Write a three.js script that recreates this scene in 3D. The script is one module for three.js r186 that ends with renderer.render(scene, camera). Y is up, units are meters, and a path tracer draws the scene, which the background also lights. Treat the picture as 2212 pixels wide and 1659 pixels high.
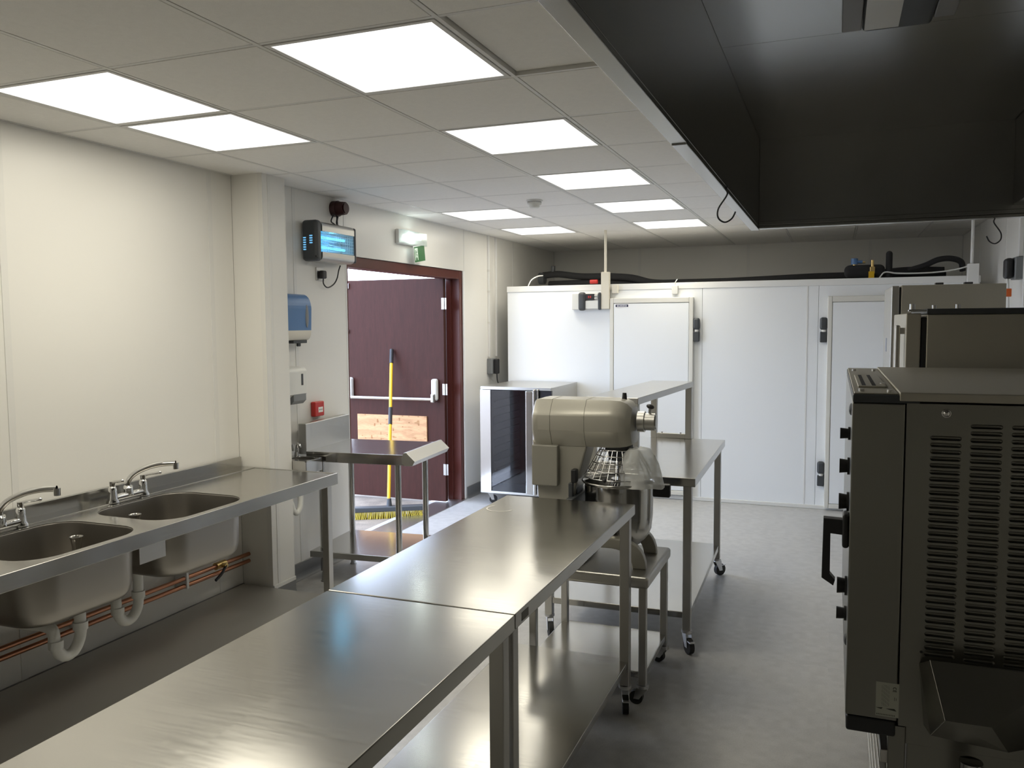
import * as THREE from 'three';
import { RoundedBoxGeometry } from 'three/addons/geometries/RoundedBoxGeometry.js';
import { ConvexGeometry } from 'three/addons/geometries/ConvexGeometry.js';
import { mergeGeometries, mergeVertices, toCreasedNormals } from 'three/addons/utils/BufferGeometryUtils.js';
import { RectAreaLightUniformsLib } from 'three/addons/lights/RectAreaLightUniformsLib.js';

// ---------------------------------------------------------------- camera, sky, exposure
const scene = new THREE.Scene();
const camera = new THREE.PerspectiveCamera(49.856, 2212 / 1659, 0.05, 200);
camera.rotation.order = 'YXZ';
camera.rotation.set(-0.0733, 0.3728, -0.007);
camera.position.set(0, 1.6027, 0);

const renderer = new THREE.WebGLRenderer({ antialias: true });
renderer.toneMapping = THREE.LinearToneMapping;
renderer.toneMappingExposure = 1.17;
renderer.shadowMap.enabled = true;
RectAreaLightUniformsLib.init();

const LED = new THREE.Color(1.0, 0.935, 0.76), LED_POWER = 4.3, LED_BEAM = 1.6;      // ceiling panels
const SKY_POWER = 5.2;                                             // daylight at the open door

let seed = 7;
const rnd = () => ((seed = (seed * 1664525 + 1013904223) >>> 0) / 4294967296);

// cloudy bright sky: white clouds over pale blue, the same all round
function noise2(n, s0) {                       // tileable value noise on an n x n lattice
  let s = s0; const r = () => ((s = (s * 1664525 + 1013904223) >>> 0) / 4294967296);
  const g = Array.from({ length: n * n }, r);
  return (x, y) => {
    const X = Math.floor(x), Y = Math.floor(y), fx = x - X, fy = y - Y, a = fx * fx * (3 - 2 * fx), b = fy * fy * (3 - 2 * fy);
    const q = (i, j) => g[(((Y + j) % n + n) % n) * n + ((X + i) % n + n) % n];
    return (q(0, 0) * (1 - a) + q(1, 0) * a) * (1 - b) + (q(0, 1) * (1 - a) + q(1, 1) * a) * b;
  };
}
{
  const w = 512, h = 256, d = new Float32Array(w * h * 4), n1 = noise2(16, 3), n2 = noise2(32, 5), n3 = noise2(64, 9);
  for (let y = 0; y < h; y++) for (let x = 0; x < w; x++) {
    const up = Math.max(0, (y / h - 0.5) * 2);
    const c = Math.min(1, Math.max(0, (n1(x / 32, y / 16) * 0.55 + n2(x / 16, y / 8) * 0.3 + n3(x / 8, y / 4) * 0.15 - 0.3) * 4));
    const blue = [0.34 + 0.2 * (1 - up), 0.52 + 0.2 * (1 - up), 1.0], cl = [0.98, 1.1, 1.36], haze = 1 + 0.25 * Math.exp(-up * 90 / 16), i = (y * w + x) * 4;
    for (let k = 0; k < 3; k++) d[i + k] = (blue[k] * (1 - c) + cl[k] * c) * haze;
    d[i + 3] = 1;
  }
  const t = new THREE.DataTexture(d, w, h, THREE.RGBAFormat, THREE.FloatType);
  t.mapping = THREE.EquirectangularReflectionMapping; t.magFilter = THREE.LinearFilter; t.needsUpdate = true;
  scene.background = t; scene.environment = t;
  scene.backgroundIntensity = SKY_POWER; scene.environmentIntensity = SKY_POWER;
}

// ---------------------------------------------------------------- helpers
const names = {};
function numbered(n) { const k = names[n] = (names[n] ?? -1) + 1; return k ? `${n}_${String(k).padStart(3, '0')}` : n; }
function shade(o) { o.castShadow = true; o.receiveShadow = true; return o; }
function thing(name, label, category, [x, y, z] = [0, 0, 0], turn = 0, group) {
  const o = new THREE.Group(); o.name = numbered(name); o.position.set(x, y, z); o.rotation.y = turn;
  o.userData = { label, category }; if (group) o.userData.group = group;
  scene.add(o); return o;
}
function part(name, geos, mat, parent, label) {
  const list = Array.isArray(geos) ? geos : [geos];
  const o = shade(new THREE.Mesh(list.length > 1 ? merge(list) : list[0], mat));
  o.name = name; if (label) o.userData.label = label; parent.add(o); return o;
}
function one(name, label, category, geos, mat, group) {
  const o = part(numbered(name), geos, mat, scene); o.userData = { label, category }; if (group) o.userData.group = group; return o;
}
function struct(name, geos, mat) { const o = part(name, geos, mat, scene); o.userData.kind = 'structure'; return o; }
function structGroup(name) { const o = new THREE.Group(); o.name = name; o.userData.kind = 'structure'; scene.add(o); return o; }
function merge(list) {
  return mergeGeometries(list.map((g) => { const q = g.index ? g.toNonIndexed() : g.clone(); for (const k of Object.keys(q.attributes)) if (!['position', 'normal', 'uv'].includes(k)) q.deleteAttribute(k); if (!q.attributes.uv) q.setAttribute('uv', new THREE.BufferAttribute(new Float32Array(q.attributes.position.count * 2), 2)); return q; }));
}
function muv(g) {                                // uv in metres by the way each face points
  const q = g.index ? g.toNonIndexed() : g, p = q.attributes.position, uv = new Float32Array(p.count * 2), a = new THREE.Vector3(), b = new THREE.Vector3(), c = new THREE.Vector3();
  for (let i = 0; i < p.count; i += 3) {
    a.fromBufferAttribute(p, i); b.fromBufferAttribute(p, i + 1).sub(a); c.fromBufferAttribute(p, i + 2).sub(a); b.cross(c);
    const ax = Math.abs(b.x), ay = Math.abs(b.y), az = Math.abs(b.z);
    for (let k = i; k < i + 3; k++) {
      const x = p.getX(k), y = p.getY(k), z = p.getZ(k);
      const [u, v] = ay >= ax && ay >= az ? [x, z] : ax >= az ? [z, y] : [x, y];
      uv[k * 2] = u; uv[k * 2 + 1] = v;
    }
  }
  q.setAttribute('uv', new THREE.BufferAttribute(uv, 2)); return q;
}
// box from min to max corner; r > 0 rounds its edges
function bx(x0, x1, y0, y1, z0, z1, r = 0.0015) {
  const w = Math.abs(x1 - x0), h = Math.abs(y1 - y0), d = Math.abs(z1 - z0); r = Math.min(r, w * 0.45, h * 0.45, d * 0.45);
  const g = r > 0 ? new RoundedBoxGeometry(w, h, d, r > 0.006 ? 3 : 1, r) : new THREE.BoxGeometry(w, h, d);
  g.translate((x0 + x1) / 2, (y0 + y1) / 2, (z0 + z1) / 2); return muv(g);
}
function tube(pts, r, seg = 24, rad = 8, closed = false, tension = 0.5) {
  return new THREE.TubeGeometry(new THREE.CatmullRomCurve3(pts.map((p) => new THREE.Vector3(...p)), closed, 'centripetal', tension), seg, r, rad, closed);
}
function rod(a, b, r, rad = 10) {
  const A = new THREE.Vector3(...a), B = new THREE.Vector3(...b), d = B.clone().sub(A), g = new THREE.CylinderGeometry(r, r, d.length(), rad);
  g.applyQuaternion(new THREE.Quaternion().setFromUnitVectors(new THREE.Vector3(0, 1, 0), d.normalize())); const m = A.add(B).multiplyScalar(0.5); g.translate(m.x, m.y, m.z); return g;
}
function cyl(x, y, z, r0, r1, h, axis = 'y', seg = 20) {
  const g = new THREE.CylinderGeometry(r1, r0, h, seg); if (axis === 'x') g.rotateZ(-Math.PI / 2); if (axis === 'z') g.rotateX(Math.PI / 2); g.translate(x, y, z); return g;
}
function lathe(pts, seg = 32) { return new THREE.LatheGeometry(pts.map((p) => new THREE.Vector2(...p)), seg); }
function poly(pts) { const s = new THREE.Shape(); pts.forEach(([x, y], i) => (i ? s.lineTo(x, y) : s.moveTo(x, y))); return s; }
function extr(shape, depth, bevel = 0, seg = 8) {
  return new THREE.ExtrudeGeometry(shape, { depth, bevelEnabled: bevel > 0, bevelSize: bevel, bevelThickness: bevel, bevelSegments: 2, curveSegments: seg });
}
function rrectPts(w, d, r, seg = 6) {
  const o = []; r = Math.min(r, w / 2 - 1e-4, d / 2 - 1e-4);
  [[1, 1, 0], [-1, 1, 1], [-1, -1, 2], [1, -1, 3]].forEach(([sx, sy, q]) => { for (let i = 0; i <= seg; i++) { const a = (q + i / seg) * Math.PI / 2; o.push([sx * (w / 2 - r) + r * Math.cos(a), sy * (d / 2 - r) + r * Math.sin(a)]); } });
  return o;
}
function loft(rings, cap = true) {                // rings: arrays of [x,y,z] of equal length
  const n = rings[0].length, pos = rings.flat(2), idx = [];
  for (let k = 0; k < rings.length - 1; k++) for (let i = 0; i < n; i++) { const a = k * n + i, b = k * n + (i + 1) % n, c = a + n, d = b + n; idx.push(a, c, b, b, c, d); }
  if (cap) { const last = rings[rings.length - 1], m = last.reduce((s, p) => [s[0] + p[0] / n, s[1] + p[1] / n, s[2] + p[2] / n], [0, 0, 0]); pos.push(...m); const e = pos.length / 3 - 1, o = (rings.length - 1) * n; for (let i = 0; i < n; i++) idx.push(o + i, e, o + (i + 1) % n); }
  const g = new THREE.BufferGeometry(); g.setAttribute('position', new THREE.Float32BufferAttribute(pos, 3)); g.setIndex(idx); g.computeVertexNormals(); return g;
}
function at(g, x, y, z, ry = 0, rx = 0, rz = 0) { if (rx) g.rotateX(rx); if (rz) g.rotateZ(rz); if (ry) g.rotateY(ry); g.translate(x, y, z); return g; }

// ---------------------------------------------------------------- textures (colour, grain and wear only)
function grainTex(w, h, fn, srgb, rx = 1, ry = 1) {
  const d = new Uint8Array(w * h * 4);
  for (let y = 0; y < h; y++) for (let x = 0; x < w; x++) { const c = fn(x, y), i = (y * w + x) * 4; for (let k = 0; k < 3; k++) d[i + k] = Math.max(0, Math.min(255, Math.round((Array.isArray(c) ? c[k] : c) * 255))); d[i + 3] = 255; }
  const t = new THREE.DataTexture(d, w, h); t.wrapS = t.wrapT = THREE.RepeatWrapping; t.magFilter = THREE.LinearFilter; t.repeat.set(rx, ry); if (srgb) t.colorSpace = THREE.SRGBColorSpace; t.needsUpdate = true; return t;
}
const nA = noise2(64, 11), nB = noise2(128, 21), nC = noise2(256, 31);
const brush = (base, amp) => grainTex(512, 512, (x, y) => base + amp * (nC(x / 24, y / 2) - 0.5) + amp * 0.5 * (nA(x / 64, y / 64) - 0.5) + (nB(x / 20, y / 9) > 0.93 ? amp * 0.6 : 0), false, 0.9, 0.9);
const steelRough = brush(0.55, 0.1), steelBump = grainTex(512, 512, (x, y) => 0.5 + 0.5 * (nC(x / 9, y * 1.0) - 0.5), false, 3, 3);
const floorMap = grainTex(512, 512, (x, y) => { const n = 0.7 + 0.05 * (nA(x / 16, y / 16) - 0.5) + 0.05 * (rnd() - 0.5) + (rnd() > 0.996 ? 0.09 : 0) - (rnd() > 0.997 ? 0.12 : 0); return [n, n * 0.995, n * 0.985]; }, true, 1, 1);
const tileMap = grainTex(256, 256, (x, y) => { const n = 0.93 + 0.02 * (rnd() - 0.5) + 0.012 * (nA(x / 8, y / 8) - 0.5); return [n, n * 0.992, n * 0.975]; }, true, 2, 2);
const doorMap = grainTex(512, 512, (x, y) => { const v = nA(x / 8, y / 64) * 0.5 + nB(x / 3, y / 20) * 0.5, s = rnd() > 0.9985 ? 0.12 : 0; return [0.235 + 0.05 * (v - 0.5) + s, 0.115 + 0.03 * (v - 0.5) + s, 0.09 + 0.03 * (v - 0.5) + s]; }, true, 0.9, 0.9);
const plyMap = grainTex(512, 256, (x, y) => { const v = Math.sin(y * 0.12 + 5 * nA(x / 60, y / 14)) * 0.5 + 0.5, f = nC(x / 12, y * 0.9), s = nA(x / 20, y / 12) > 0.86 ? -0.14 : 0; return [0.76 + 0.07 * (v - 0.5) + 0.08 * (f - 0.5) + s, 0.585 + 0.07 * (v - 0.5) + 0.08 * (f - 0.5) + s, 0.42 + 0.06 * (v - 0.5) + 0.07 * (f - 0.5) + s]; }, true, 1.2, 2.4);
const concreteMap = grainTex(256, 256, (x, y) => { const n = 0.52 + 0.1 * (nA(x / 16, y / 16) - 0.5) + 0.08 * (rnd() - 0.5); return [n, n * 0.92, n * 0.83]; }, true, 0.7, 0.7);
function canvasTex(w, h, draw) { const c = document.createElement('canvas'); c.width = w; c.height = h; draw(c.getContext('2d'), w, h); const t = new THREE.CanvasTexture(c); t.colorSpace = THREE.SRGBColorSpace; return t; }

// ---------------------------------------------------------------- materials
const std = (color, roughness = 0.5, metalness = 0, extra = {}) => new THREE.MeshStandardMaterial({ color, roughness, metalness, ...extra });
const lin = (r, g, b) => new THREE.Color().setRGB(r, g, b);
const M = {
  wall: std(lin(0.8, 0.785, 0.745), 0.32), strip: std(lin(0.76, 0.75, 0.72), 0.35),
  ceilingTile: std(0xffffff, 0.85, 0, { map: tileMap }), tee: std(lin(0.72, 0.71, 0.69), 0.5), slab: std(lin(0.3, 0.3, 0.29), 0.9),
  floor: std(0xffffff, 0.3, 0, { map: floorMap }), skirting: std(lin(0.2, 0.2, 0.205), 0.45),
  steel: std(lin(0.47, 0.46, 0.435), 0.33, 1, { roughnessMap: steelRough }),
  satin: std(lin(0.55, 0.54, 0.515), 0.36, 1), polish: std(lin(0.56, 0.55, 0.53), 0.15, 1), chrome: std(lin(0.72, 0.72, 0.72), 0.08, 1),
  bowl: std(lin(0.36, 0.34, 0.31), 0.36, 1, { side: THREE.DoubleSide }),
  dullSteel: std(lin(0.55, 0.535, 0.5), 0.5, 0.9), matteSteel: std(lin(0.5, 0.475, 0.41), 0.5, 0.65), ovenSteel: std(lin(0.27, 0.265, 0.24), 0.3, 1), hood: std(lin(0.38, 0.38, 0.37), 0.24, 1),
  frameWhite: std(lin(0.74, 0.725, 0.67), 0.4), white: std(lin(0.82, 0.82, 0.81), 0.35), whiteGloss: std(lin(0.88, 0.9, 0.92), 0.25), whitePlastic: std(lin(0.76, 0.76, 0.73), 0.4), cream: std(lin(0.74, 0.7, 0.6), 0.4),
  black: std(lin(0.016, 0.016, 0.018), 0.45), rubber: std(lin(0.02, 0.02, 0.02), 0.7), darkGrey: std(lin(0.055, 0.06, 0.066), 0.45), grey: std(lin(0.22, 0.23, 0.24), 0.45), zinc: std(lin(0.6, 0.6, 0.6), 0.3, 1),
  lagging: std(lin(0.02, 0.02, 0.022), 0.85), copper: std(lin(0.42, 0.2, 0.12), 0.3, 1), brass: std(lin(0.65, 0.47, 0.2), 0.35, 1),
  brown: new THREE.MeshPhysicalMaterial({ color: 0xffffff, roughness: 0.5, map: doorMap, specularIntensity: 0.45 }), frameBrown: std(lin(0.105, 0.028, 0.022), 0.32), ply: std(0xffffff, 0.65, 0, { map: plyMap }), concrete: std(0xffffff, 0.9, 0, { map: concreteMap }),
  yellow: std(lin(0.75, 0.46, 0.015), 0.4), bristle: std(lin(0.5, 0.4, 0.05), 0.7), blue: std(lin(0.09, 0.2, 0.42), 0.3), red: std(lin(0.5, 0.025, 0.02), 0.35), maroon: std(lin(0.05, 0.014, 0.014), 0.4),
  paint: std(lin(0.4, 0.385, 0.335), 0.32, 0.25), paintDark: std(lin(0.33, 0.32, 0.28), 0.4, 0.2),
  pane: new THREE.MeshPhysicalMaterial({ color: lin(0.6, 0.62, 0.66), roughness: 0.02, transmission: 1, thickness: 0, ior: 1.5 }),
  clear: new THREE.MeshPhysicalMaterial({ color: lin(0.95, 0.97, 0.97), roughness: 0.08, transmission: 1, thickness: 0, ior: 1.45 }),
  bag: new THREE.MeshPhysicalMaterial({ color: lin(0.86, 0.87, 0.86), roughness: 0.42, transmission: 0.6, thickness: 0, ior: 1.4, side: THREE.DoubleSide }),
  lamp: std(0x000000, 0.5, 0, { emissive: lin(1, 0.985, 0.95), emissiveIntensity: 1.3 }),
};
const glow = (c, i) => std(0x000000, 0.5, 0, { emissive: c, emissiveIntensity: i });

// ---------------------------------------------------------------- room shell
const CEIL = 2.444, XL = -3.19, XD = -3.13, XR = 1.17, ZB = -9.4, ZF = 1.6, ZC0 = -3.83, ZC1 = -4.035, XC = -2.98;
const DOOR = { z0: -4.89, z1: -6.84, top: 2.075 };
struct('floor', bx(XL - 0.2, XR + 0.2, -0.12, 0, ZB - 0.2, ZF + 0.2, 0), M.floor);

// ceiling: slab, tees and lay-in tiles
const GX = -2.24, GZ = -2.105, GS = 0.6, HOOD = { x0: -0.37, x1: 1.165, y0: 2.02, y1: 2.42, z0: 0.9, z1: -3.958 };
const lampCells = [[1, 0], [-1, 0], [-1, 1], [1, 2], [1, 4], [1, 6], [-1, 6], [1, 8], [-1, 8], [-1, -2]];
{
  const c = structGroup('ceiling');
  part('ceiling_slab', bx(XL - 0.2, XR + 0.2, CEIL + 0.02, CEIL + 0.2, ZB - 0.2, ZF + 0.2, 0), M.slab, c);
  const cols = [-2, -1, 0, 1, 2, 3, 4, 5], cache = {};
  const tileGeo = (w, d) => cache[`${w.toFixed(3)}_${d.toFixed(3)}`] ??= (() => { const s = poly([[-w / 2, -d / 2], [w / 2, -d / 2], [w / 2, d / 2], [-w / 2, d / 2]]); const g = extr(s, 0.01, 0.002, 1); g.rotateX(Math.PI / 2); return muv(g); })();
  for (const i of cols) for (let r = -6; r <= 12; r++) {
    let x0 = Math.max(XL, GX + GS * i), x1 = Math.min(XR, x0 + (i === -2 ? GX - GS - XL : GS)), z0 = Math.min(ZF, GZ - GS * r), z1 = Math.max(ZB, GZ - GS * (r + 1));
    if (x1 - x0 < 0.05 || z0 - z1 < 0.05 || lampCells.some(([a, b]) => a === i && b === r)) continue;
    if (x0 >= HOOD.x0 - 0.3 && z1 > HOOD.z1 - 0.01) { if (x0 >= HOOD.x0) continue; x1 = Math.min(x1, HOOD.x0); }
    const w = x1 - x0 - 0.025, d = z0 - z1 - 0.025, t = new THREE.Mesh(tileGeo(w, d), M.ceilingTile); shade(t);
    t.name = 'ceiling_tile'; t.position.set((x0 + x1) / 2, CEIL + 0.012 + (i === 2 && r === 0 ? 0.014 : 0), (z0 + z1) / 2); c.add(t);
  }
  for (const i of [-1, 0, 1, 2, 3, 4, 5]) part('ceiling_tee', bx(GX + GS * i - 0.0075, GX + GS * i + 0.0075, CEIL, CEIL + 0.022, ZB, GX + GS * i > HOOD.x0 ? HOOD.z1 : ZF, 0), M.tee, c);
  for (let r = -6; r <= 12; r++) { const z = GZ - GS * r; if (z < ZF && z > ZB) part('ceiling_tee', bx(XL, z > HOOD.z1 ? HOOD.x0 : XR, CEIL + 0.001, CEIL + 0.021, z - 0.0075, z + 0.0075, 0), M.tee, c); }
  // wall angle trim
  part('ceiling_edge', [bx(XL, XL + 0.02, CEIL - 0.001, CEIL + 0.02, ZF, ZC0, 0), bx(XD, XD + 0.02, CEIL - 0.001, CEIL + 0.02, ZC1, ZB, 0), bx(XD, XR, CEIL - 0.001, CEIL + 0.02, ZB, ZB + 0.02, 0), bx(XR - 0.02, XR, CEIL - 0.001, CEIL + 0.02, HOOD.z1, ZB, 0)], M.tee, c);
}
// cladding sheets between joint strips
function sheets(parent, alongZ, pos, dir, a0, a1, seams, y0 = 0, y1 = CEIL + 0.01, strips = true) {
  const cuts = [a0, ...seams, a1];
  for (let i = 0; i < cuts.length - 1; i++) {
    const p = Math.min(cuts[i], cuts[i + 1]) + 0.0015, q = Math.max(cuts[i], cuts[i + 1]) - 0.0015;
    part('wall_panel', alongZ ? bx(pos - dir * 0.004, pos, y0, y1, p, q, 0.001) : bx(p, q, y0, y1, pos - dir * 0.004, pos, 0.001), M.wall, parent);
  }
  if (strips) for (const s of seams) part('joint_strip', alongZ ? bx(pos - dir * 0.003, pos + dir * 0.0022, y0, y1, s - 0.016, s + 0.016, 0.001) : bx(s - 0.016, s + 0.016, y0, y1, pos - dir * 0.003, pos + dir * 0.0022, 0.001), M.strip, parent);
}
{
  const wl = structGroup('wall_left');
  part('wall_core', bx(XL - 0.2, XL - 0.004, -0.1, CEIL + 0.02, ZC0, ZF + 0.2, 0), M.slab, wl);
  sheets(wl, true, XL, 1, ZF, ZC0, [0.01, -1.21, -2.43, -3.65]);
  const pl = structGroup('wall_pillar');
  part('pillar_core', bx(XL - 0.2, XC - 0.004, -0.1, CEIL + 0.02, ZC1 + 0.004, ZC0 - 0.004, 0), M.slab, pl);
  part('wall_panel', bx(XL, XC, 0, CEIL + 0.01, ZC0 - 0.004, ZC0, 0), M.wall, pl);
  part('wall_panel', bx(XC - 0.004, XC, 0, CEIL + 0.01, ZC1, ZC0, 0), M.wall, pl);
  part('corner_strip', bx(XC - 0.03, XC + 0.002, 0, CEIL, ZC0 - 0.002, ZC0 + 0.002, 0.001), M.strip, pl);
  part('joint_strip', bx(XC, XC + 0.0025, 0.02, CEIL, ZC0 - 0.07, ZC0 - 0.045, 0.001), M.strip, pl);
  part('pillar_foot', bx(XC, XC + 0.009, 0.085, 0.108, ZC1, ZC0, 0.002), M.strip, pl);

  const wd = structGroup('wall_doorway');
  part('wall_core', [bx(XD - 0.2, XD - 0.004, -0.1, CEIL + 0.02, ZC1, DOOR.z0 - 0.0, 0), bx(XD - 0.2, XD - 0.004, DOOR.top, CEIL + 0.02, DOOR.z0, DOOR.z1, 0), bx(XD - 0.2, XD - 0.004, -0.1, CEIL + 0.02, DOOR.z1, ZB, 0)], M.slab, wd);
  sheets(wd, true, XD, 1, ZC1, DOOR.z0, [-4.32]);
  sheets(wd, true, XD, 1, DOOR.z0, DOOR.z1, [], DOOR.top);
  sheets(wd, true, XD, 1, DOOR.z1, ZB, [-8.06]);
  part('joint_strip', bx(XD - 0.003, XD + 0.002, DOOR.top, CEIL, DOOR.z1 - 0.014, DOOR.z1 + 0.014, 0.001), M.strip, wd);
  part('joint_strip', bx(XD - 0.003, XD + 0.002, DOOR.top, CEIL, DOOR.z0 - 0.014, DOOR.z0 + 0.014, 0.001), M.strip, wd);
  part('reveal_panel', [bx(XD - 0.01, XD + 0.003, 0, DOOR.top, DOOR.z1 - 0.004, DOOR.z1 + 0.03, 0.003), bx(XD - 0.02, XD + 0.002, 0, DOOR.top, DOOR.z0 - 0.012, DOOR.z0 + 0.002, 0.002)], M.white, wd);

  const wb = structGroup('wall_back');
  part('wall_core', bx(XD - 0.2, XR + 0.2, -0.1, CEIL + 0.02, ZB - 0.2, ZB - 0.004, 0), M.slab, wb);
  sheets(wb, false, ZB, 1, XD, XR, [-2.1, -0.9, 0.32]);
  const wr = structGroup('wall_right');
  part('wall_core', bx(XR + 0.004, XR + 0.2, -0.1, CEIL + 0.02, ZB, ZF + 0.2, 0), M.slab, wr);
  sheets(wr, true, XR, -1, ZF, ZB, [0.2, -1.02, -2.24, -3.46, -4.68, -5.9, -7.12, -8.34]);
  const wf = structGroup('wall_front');
  part('wall_core', bx(XL - 0.2, XR + 0.2, -0.1, CEIL + 0.02, ZF + 0.004, ZF + 0.2, 0), M.slab, wf);
  sheets(wf, false, ZF, -1, XL, XR, [-2.0, -0.8, 0.4]);
}
// coved vinyl skirting
function cove(name, axis, pos, dir, a0, a1) {
  const s = new THREE.Shape(); s.moveTo(0, 0); s.lineTo(0.035, 0); s.quadraticCurveTo(0.009, 0.004, 0.007, 0.036); s.lineTo(0.007, 0.1); s.lineTo(0, 0.103); s.lineTo(0, 0);
  const g = new THREE.ExtrudeGeometry(s, { depth: Math.abs(a1 - a0), bevelEnabled: false, curveSegments: 6 });
  if (axis === 'z') { if (dir < 0) { g.rotateY(Math.PI); g.translate(pos, 0, Math.max(a0, a1)); } else g.translate(pos, 0, Math.min(a0, a1)); }
  else { g.rotateY(dir > 0 ? -Math.PI / 2 : Math.PI / 2); g.translate(dir > 0 ? Math.max(a0, a1) : Math.min(a0, a1), 0, pos); }
  return struct(name, muv(g), M.skirting);
}
cove('baseboard_left', 'z', XL, 1, ZF, ZC0);
cove('baseboard_pillar', 'z', XC, 1, ZC0, ZC1);
cove('baseboard_doorway', 'z', XD, 1, ZC1, DOOR.z0);
cove('baseboard_corner', 'z', XD, 1, DOOR.z1, ZB);
cove('baseboard_right', 'z', XR, -1, ZF, ZB);

// outside: concrete yard beyond the door and the threshold
struct('ground', bx(-30, XD - 0.02, -0.25, -0.012, -40, 30, 0), M.concrete);
struct('trim_1', bx(XD - 0.2, XD + 0.02, -0.02, 0.004, DOOR.z1, DOOR.z0, 0.001), M.zinc);

// brown fire exit door: frame and the leaf standing open outwards
{
  const d = structGroup('door_1'), fx0 = XD - 0.14, fx1 = XD - 0.012;
  part('door_frame', [bx(fx0, fx1, 0, DOOR.top, DOOR.z1, DOOR.z1 + 0.085, 0.004), bx(fx0, fx1, 0, DOOR.top, DOOR.z0 - 0.05, DOOR.z0 - 0.012, 0.004), bx(fx0, fx1, DOOR.top - 0.075, DOOR.top, DOOR.z1 + 0.085, DOOR.z0 - 0.05, 0.004), bx(fx0, fx0 + 0.05, 0, DOOR.top, DOOR.z1 + 0.08, DOOR.z1 + 0.1, 0.003)], M.frameBrown, d);
  const z = -6.6, x0 = -4.215, x1 = -3.225;
  const leaf = part('door_leaf', bx(x0, x1, 0.01, 2.005, z - 0.046, z, 0.003), M.brown, d);
  for (const y of [1.78, 1.02, 0.3]) part('hinge', [cyl(x1 + 0.006, y, z + 0.004, 0.008, 0.008, 0.1, 'y', 10), bx(x1 - 0.02, x1 + 0.028, y - 0.05, y + 0.05, z - 0.002, z + 0.003, 0.001)], M.zinc, leaf);
  const bar = part('push_bar', rod([x0 + 0.05, 0.935, z + 0.075], [x1 - 0.08, 0.935, z + 0.075], 0.014, 14), M.satin, leaf, 'silver push bar across the door');
  part('bar_bracket', bx(x1 - 0.11, x1 - 0.055, 0.92, 1.115, z, z + 0.06, 0.02), M.whitePlastic, leaf);
  part('bar_arm', bx(x1 - 0.1, x1 - 0.065, 0.905, 0.985, z + 0.03, z + 0.09, 0.012), M.satin, leaf);
  part('bar_bracket', bx(x0 + 0.0, x0 + 0.06, 0.92, 1.115, z, z + 0.06, 0.02), M.whitePlastic, leaf);
  part('bolt_guide', [bx(x0 + 0.0, x0 + 0.03, 1.93, 1.98, z, z + 0.018, 0.003), bx(x0, x0 + 0.02, 1.52, 1.555, z, z + 0.015, 0.003)], M.zinc, leaf);
}
one('plywood_board', 'pale plywood board fixed across the open brown door', 'board', bx(-4.12, -3.4, 0.47, 0.775, -6.6, -6.585, 0.002), M.ply);

// ---------------------------------------------------------------- ceiling lights
for (const [i, r] of lampCells) {
  const x = GX + GS * (i + 0.5), z = GZ - GS * (r + 0.5);
  const where = { '1,0': 'large bright square LED panel nearest in the middle of the ceiling', '-1,0': 'lit LED panel nearest the left wall, cut by the left picture edge', '-1,1': 'lit LED panel directly touching the one at the left edge, above the sinks', '1,2': 'second lit LED panel from the front in the row beside the hood', '1,4': 'third lit LED panel from the front in the row beside the hood', '1,6': 'fourth lit LED panel in the row beside the hood', '-1,6': 'lit LED panel near the smoke detector, in the row above the door', '1,8': 'farthest lit LED panel in the row beside the hood', '-1,8': 'farthest lit LED panel in the row above the door' }[`${i},${r}`] ?? (i > 0 ? 'lit LED panel above the nearest prep table, out of the picture' : 'lit LED panel above the near end of the sinks, out of the picture');
  const t = thing('ceiling_light', where, 'ceiling light', [x, CEIL, z], 0, 'LED ceiling panels');
  const f = [bx(-0.288, 0.288, -0.001, 0.012, 0.272, 0.288, 0.001), bx(-0.288, 0.288, -0.001, 0.012, -0.288, -0.272, 0.001), bx(-0.288, -0.272, -0.001, 0.012, -0.272, 0.272, 0.001), bx(0.272, 0.288, -0.001, 0.012, -0.272, 0.272, 0.001)];
  part('light_frame', f, M.tee, t);
  part('light_diffuser', bx(-0.273, 0.273, 0.001, 0.008, -0.273, 0.273, 0), M.lamp, t);
  const l = new THREE.RectAreaLight(LED, LED_POWER, 0.54, 0.54); l.position.set(0, -0.003, 0); l.rotation.x = -Math.PI / 2; t.add(l);
  const b = new THREE.SpotLight(LED, LED_BEAM, 0, 1.2, 1, 2); b.position.set(0, -0.006, 0); b.target.position.set(0, -1, 0); b.castShadow = true; b.shadow.radius = 12; t.add(b, b.target);   // the panel sends most of its light downwards
}

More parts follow.
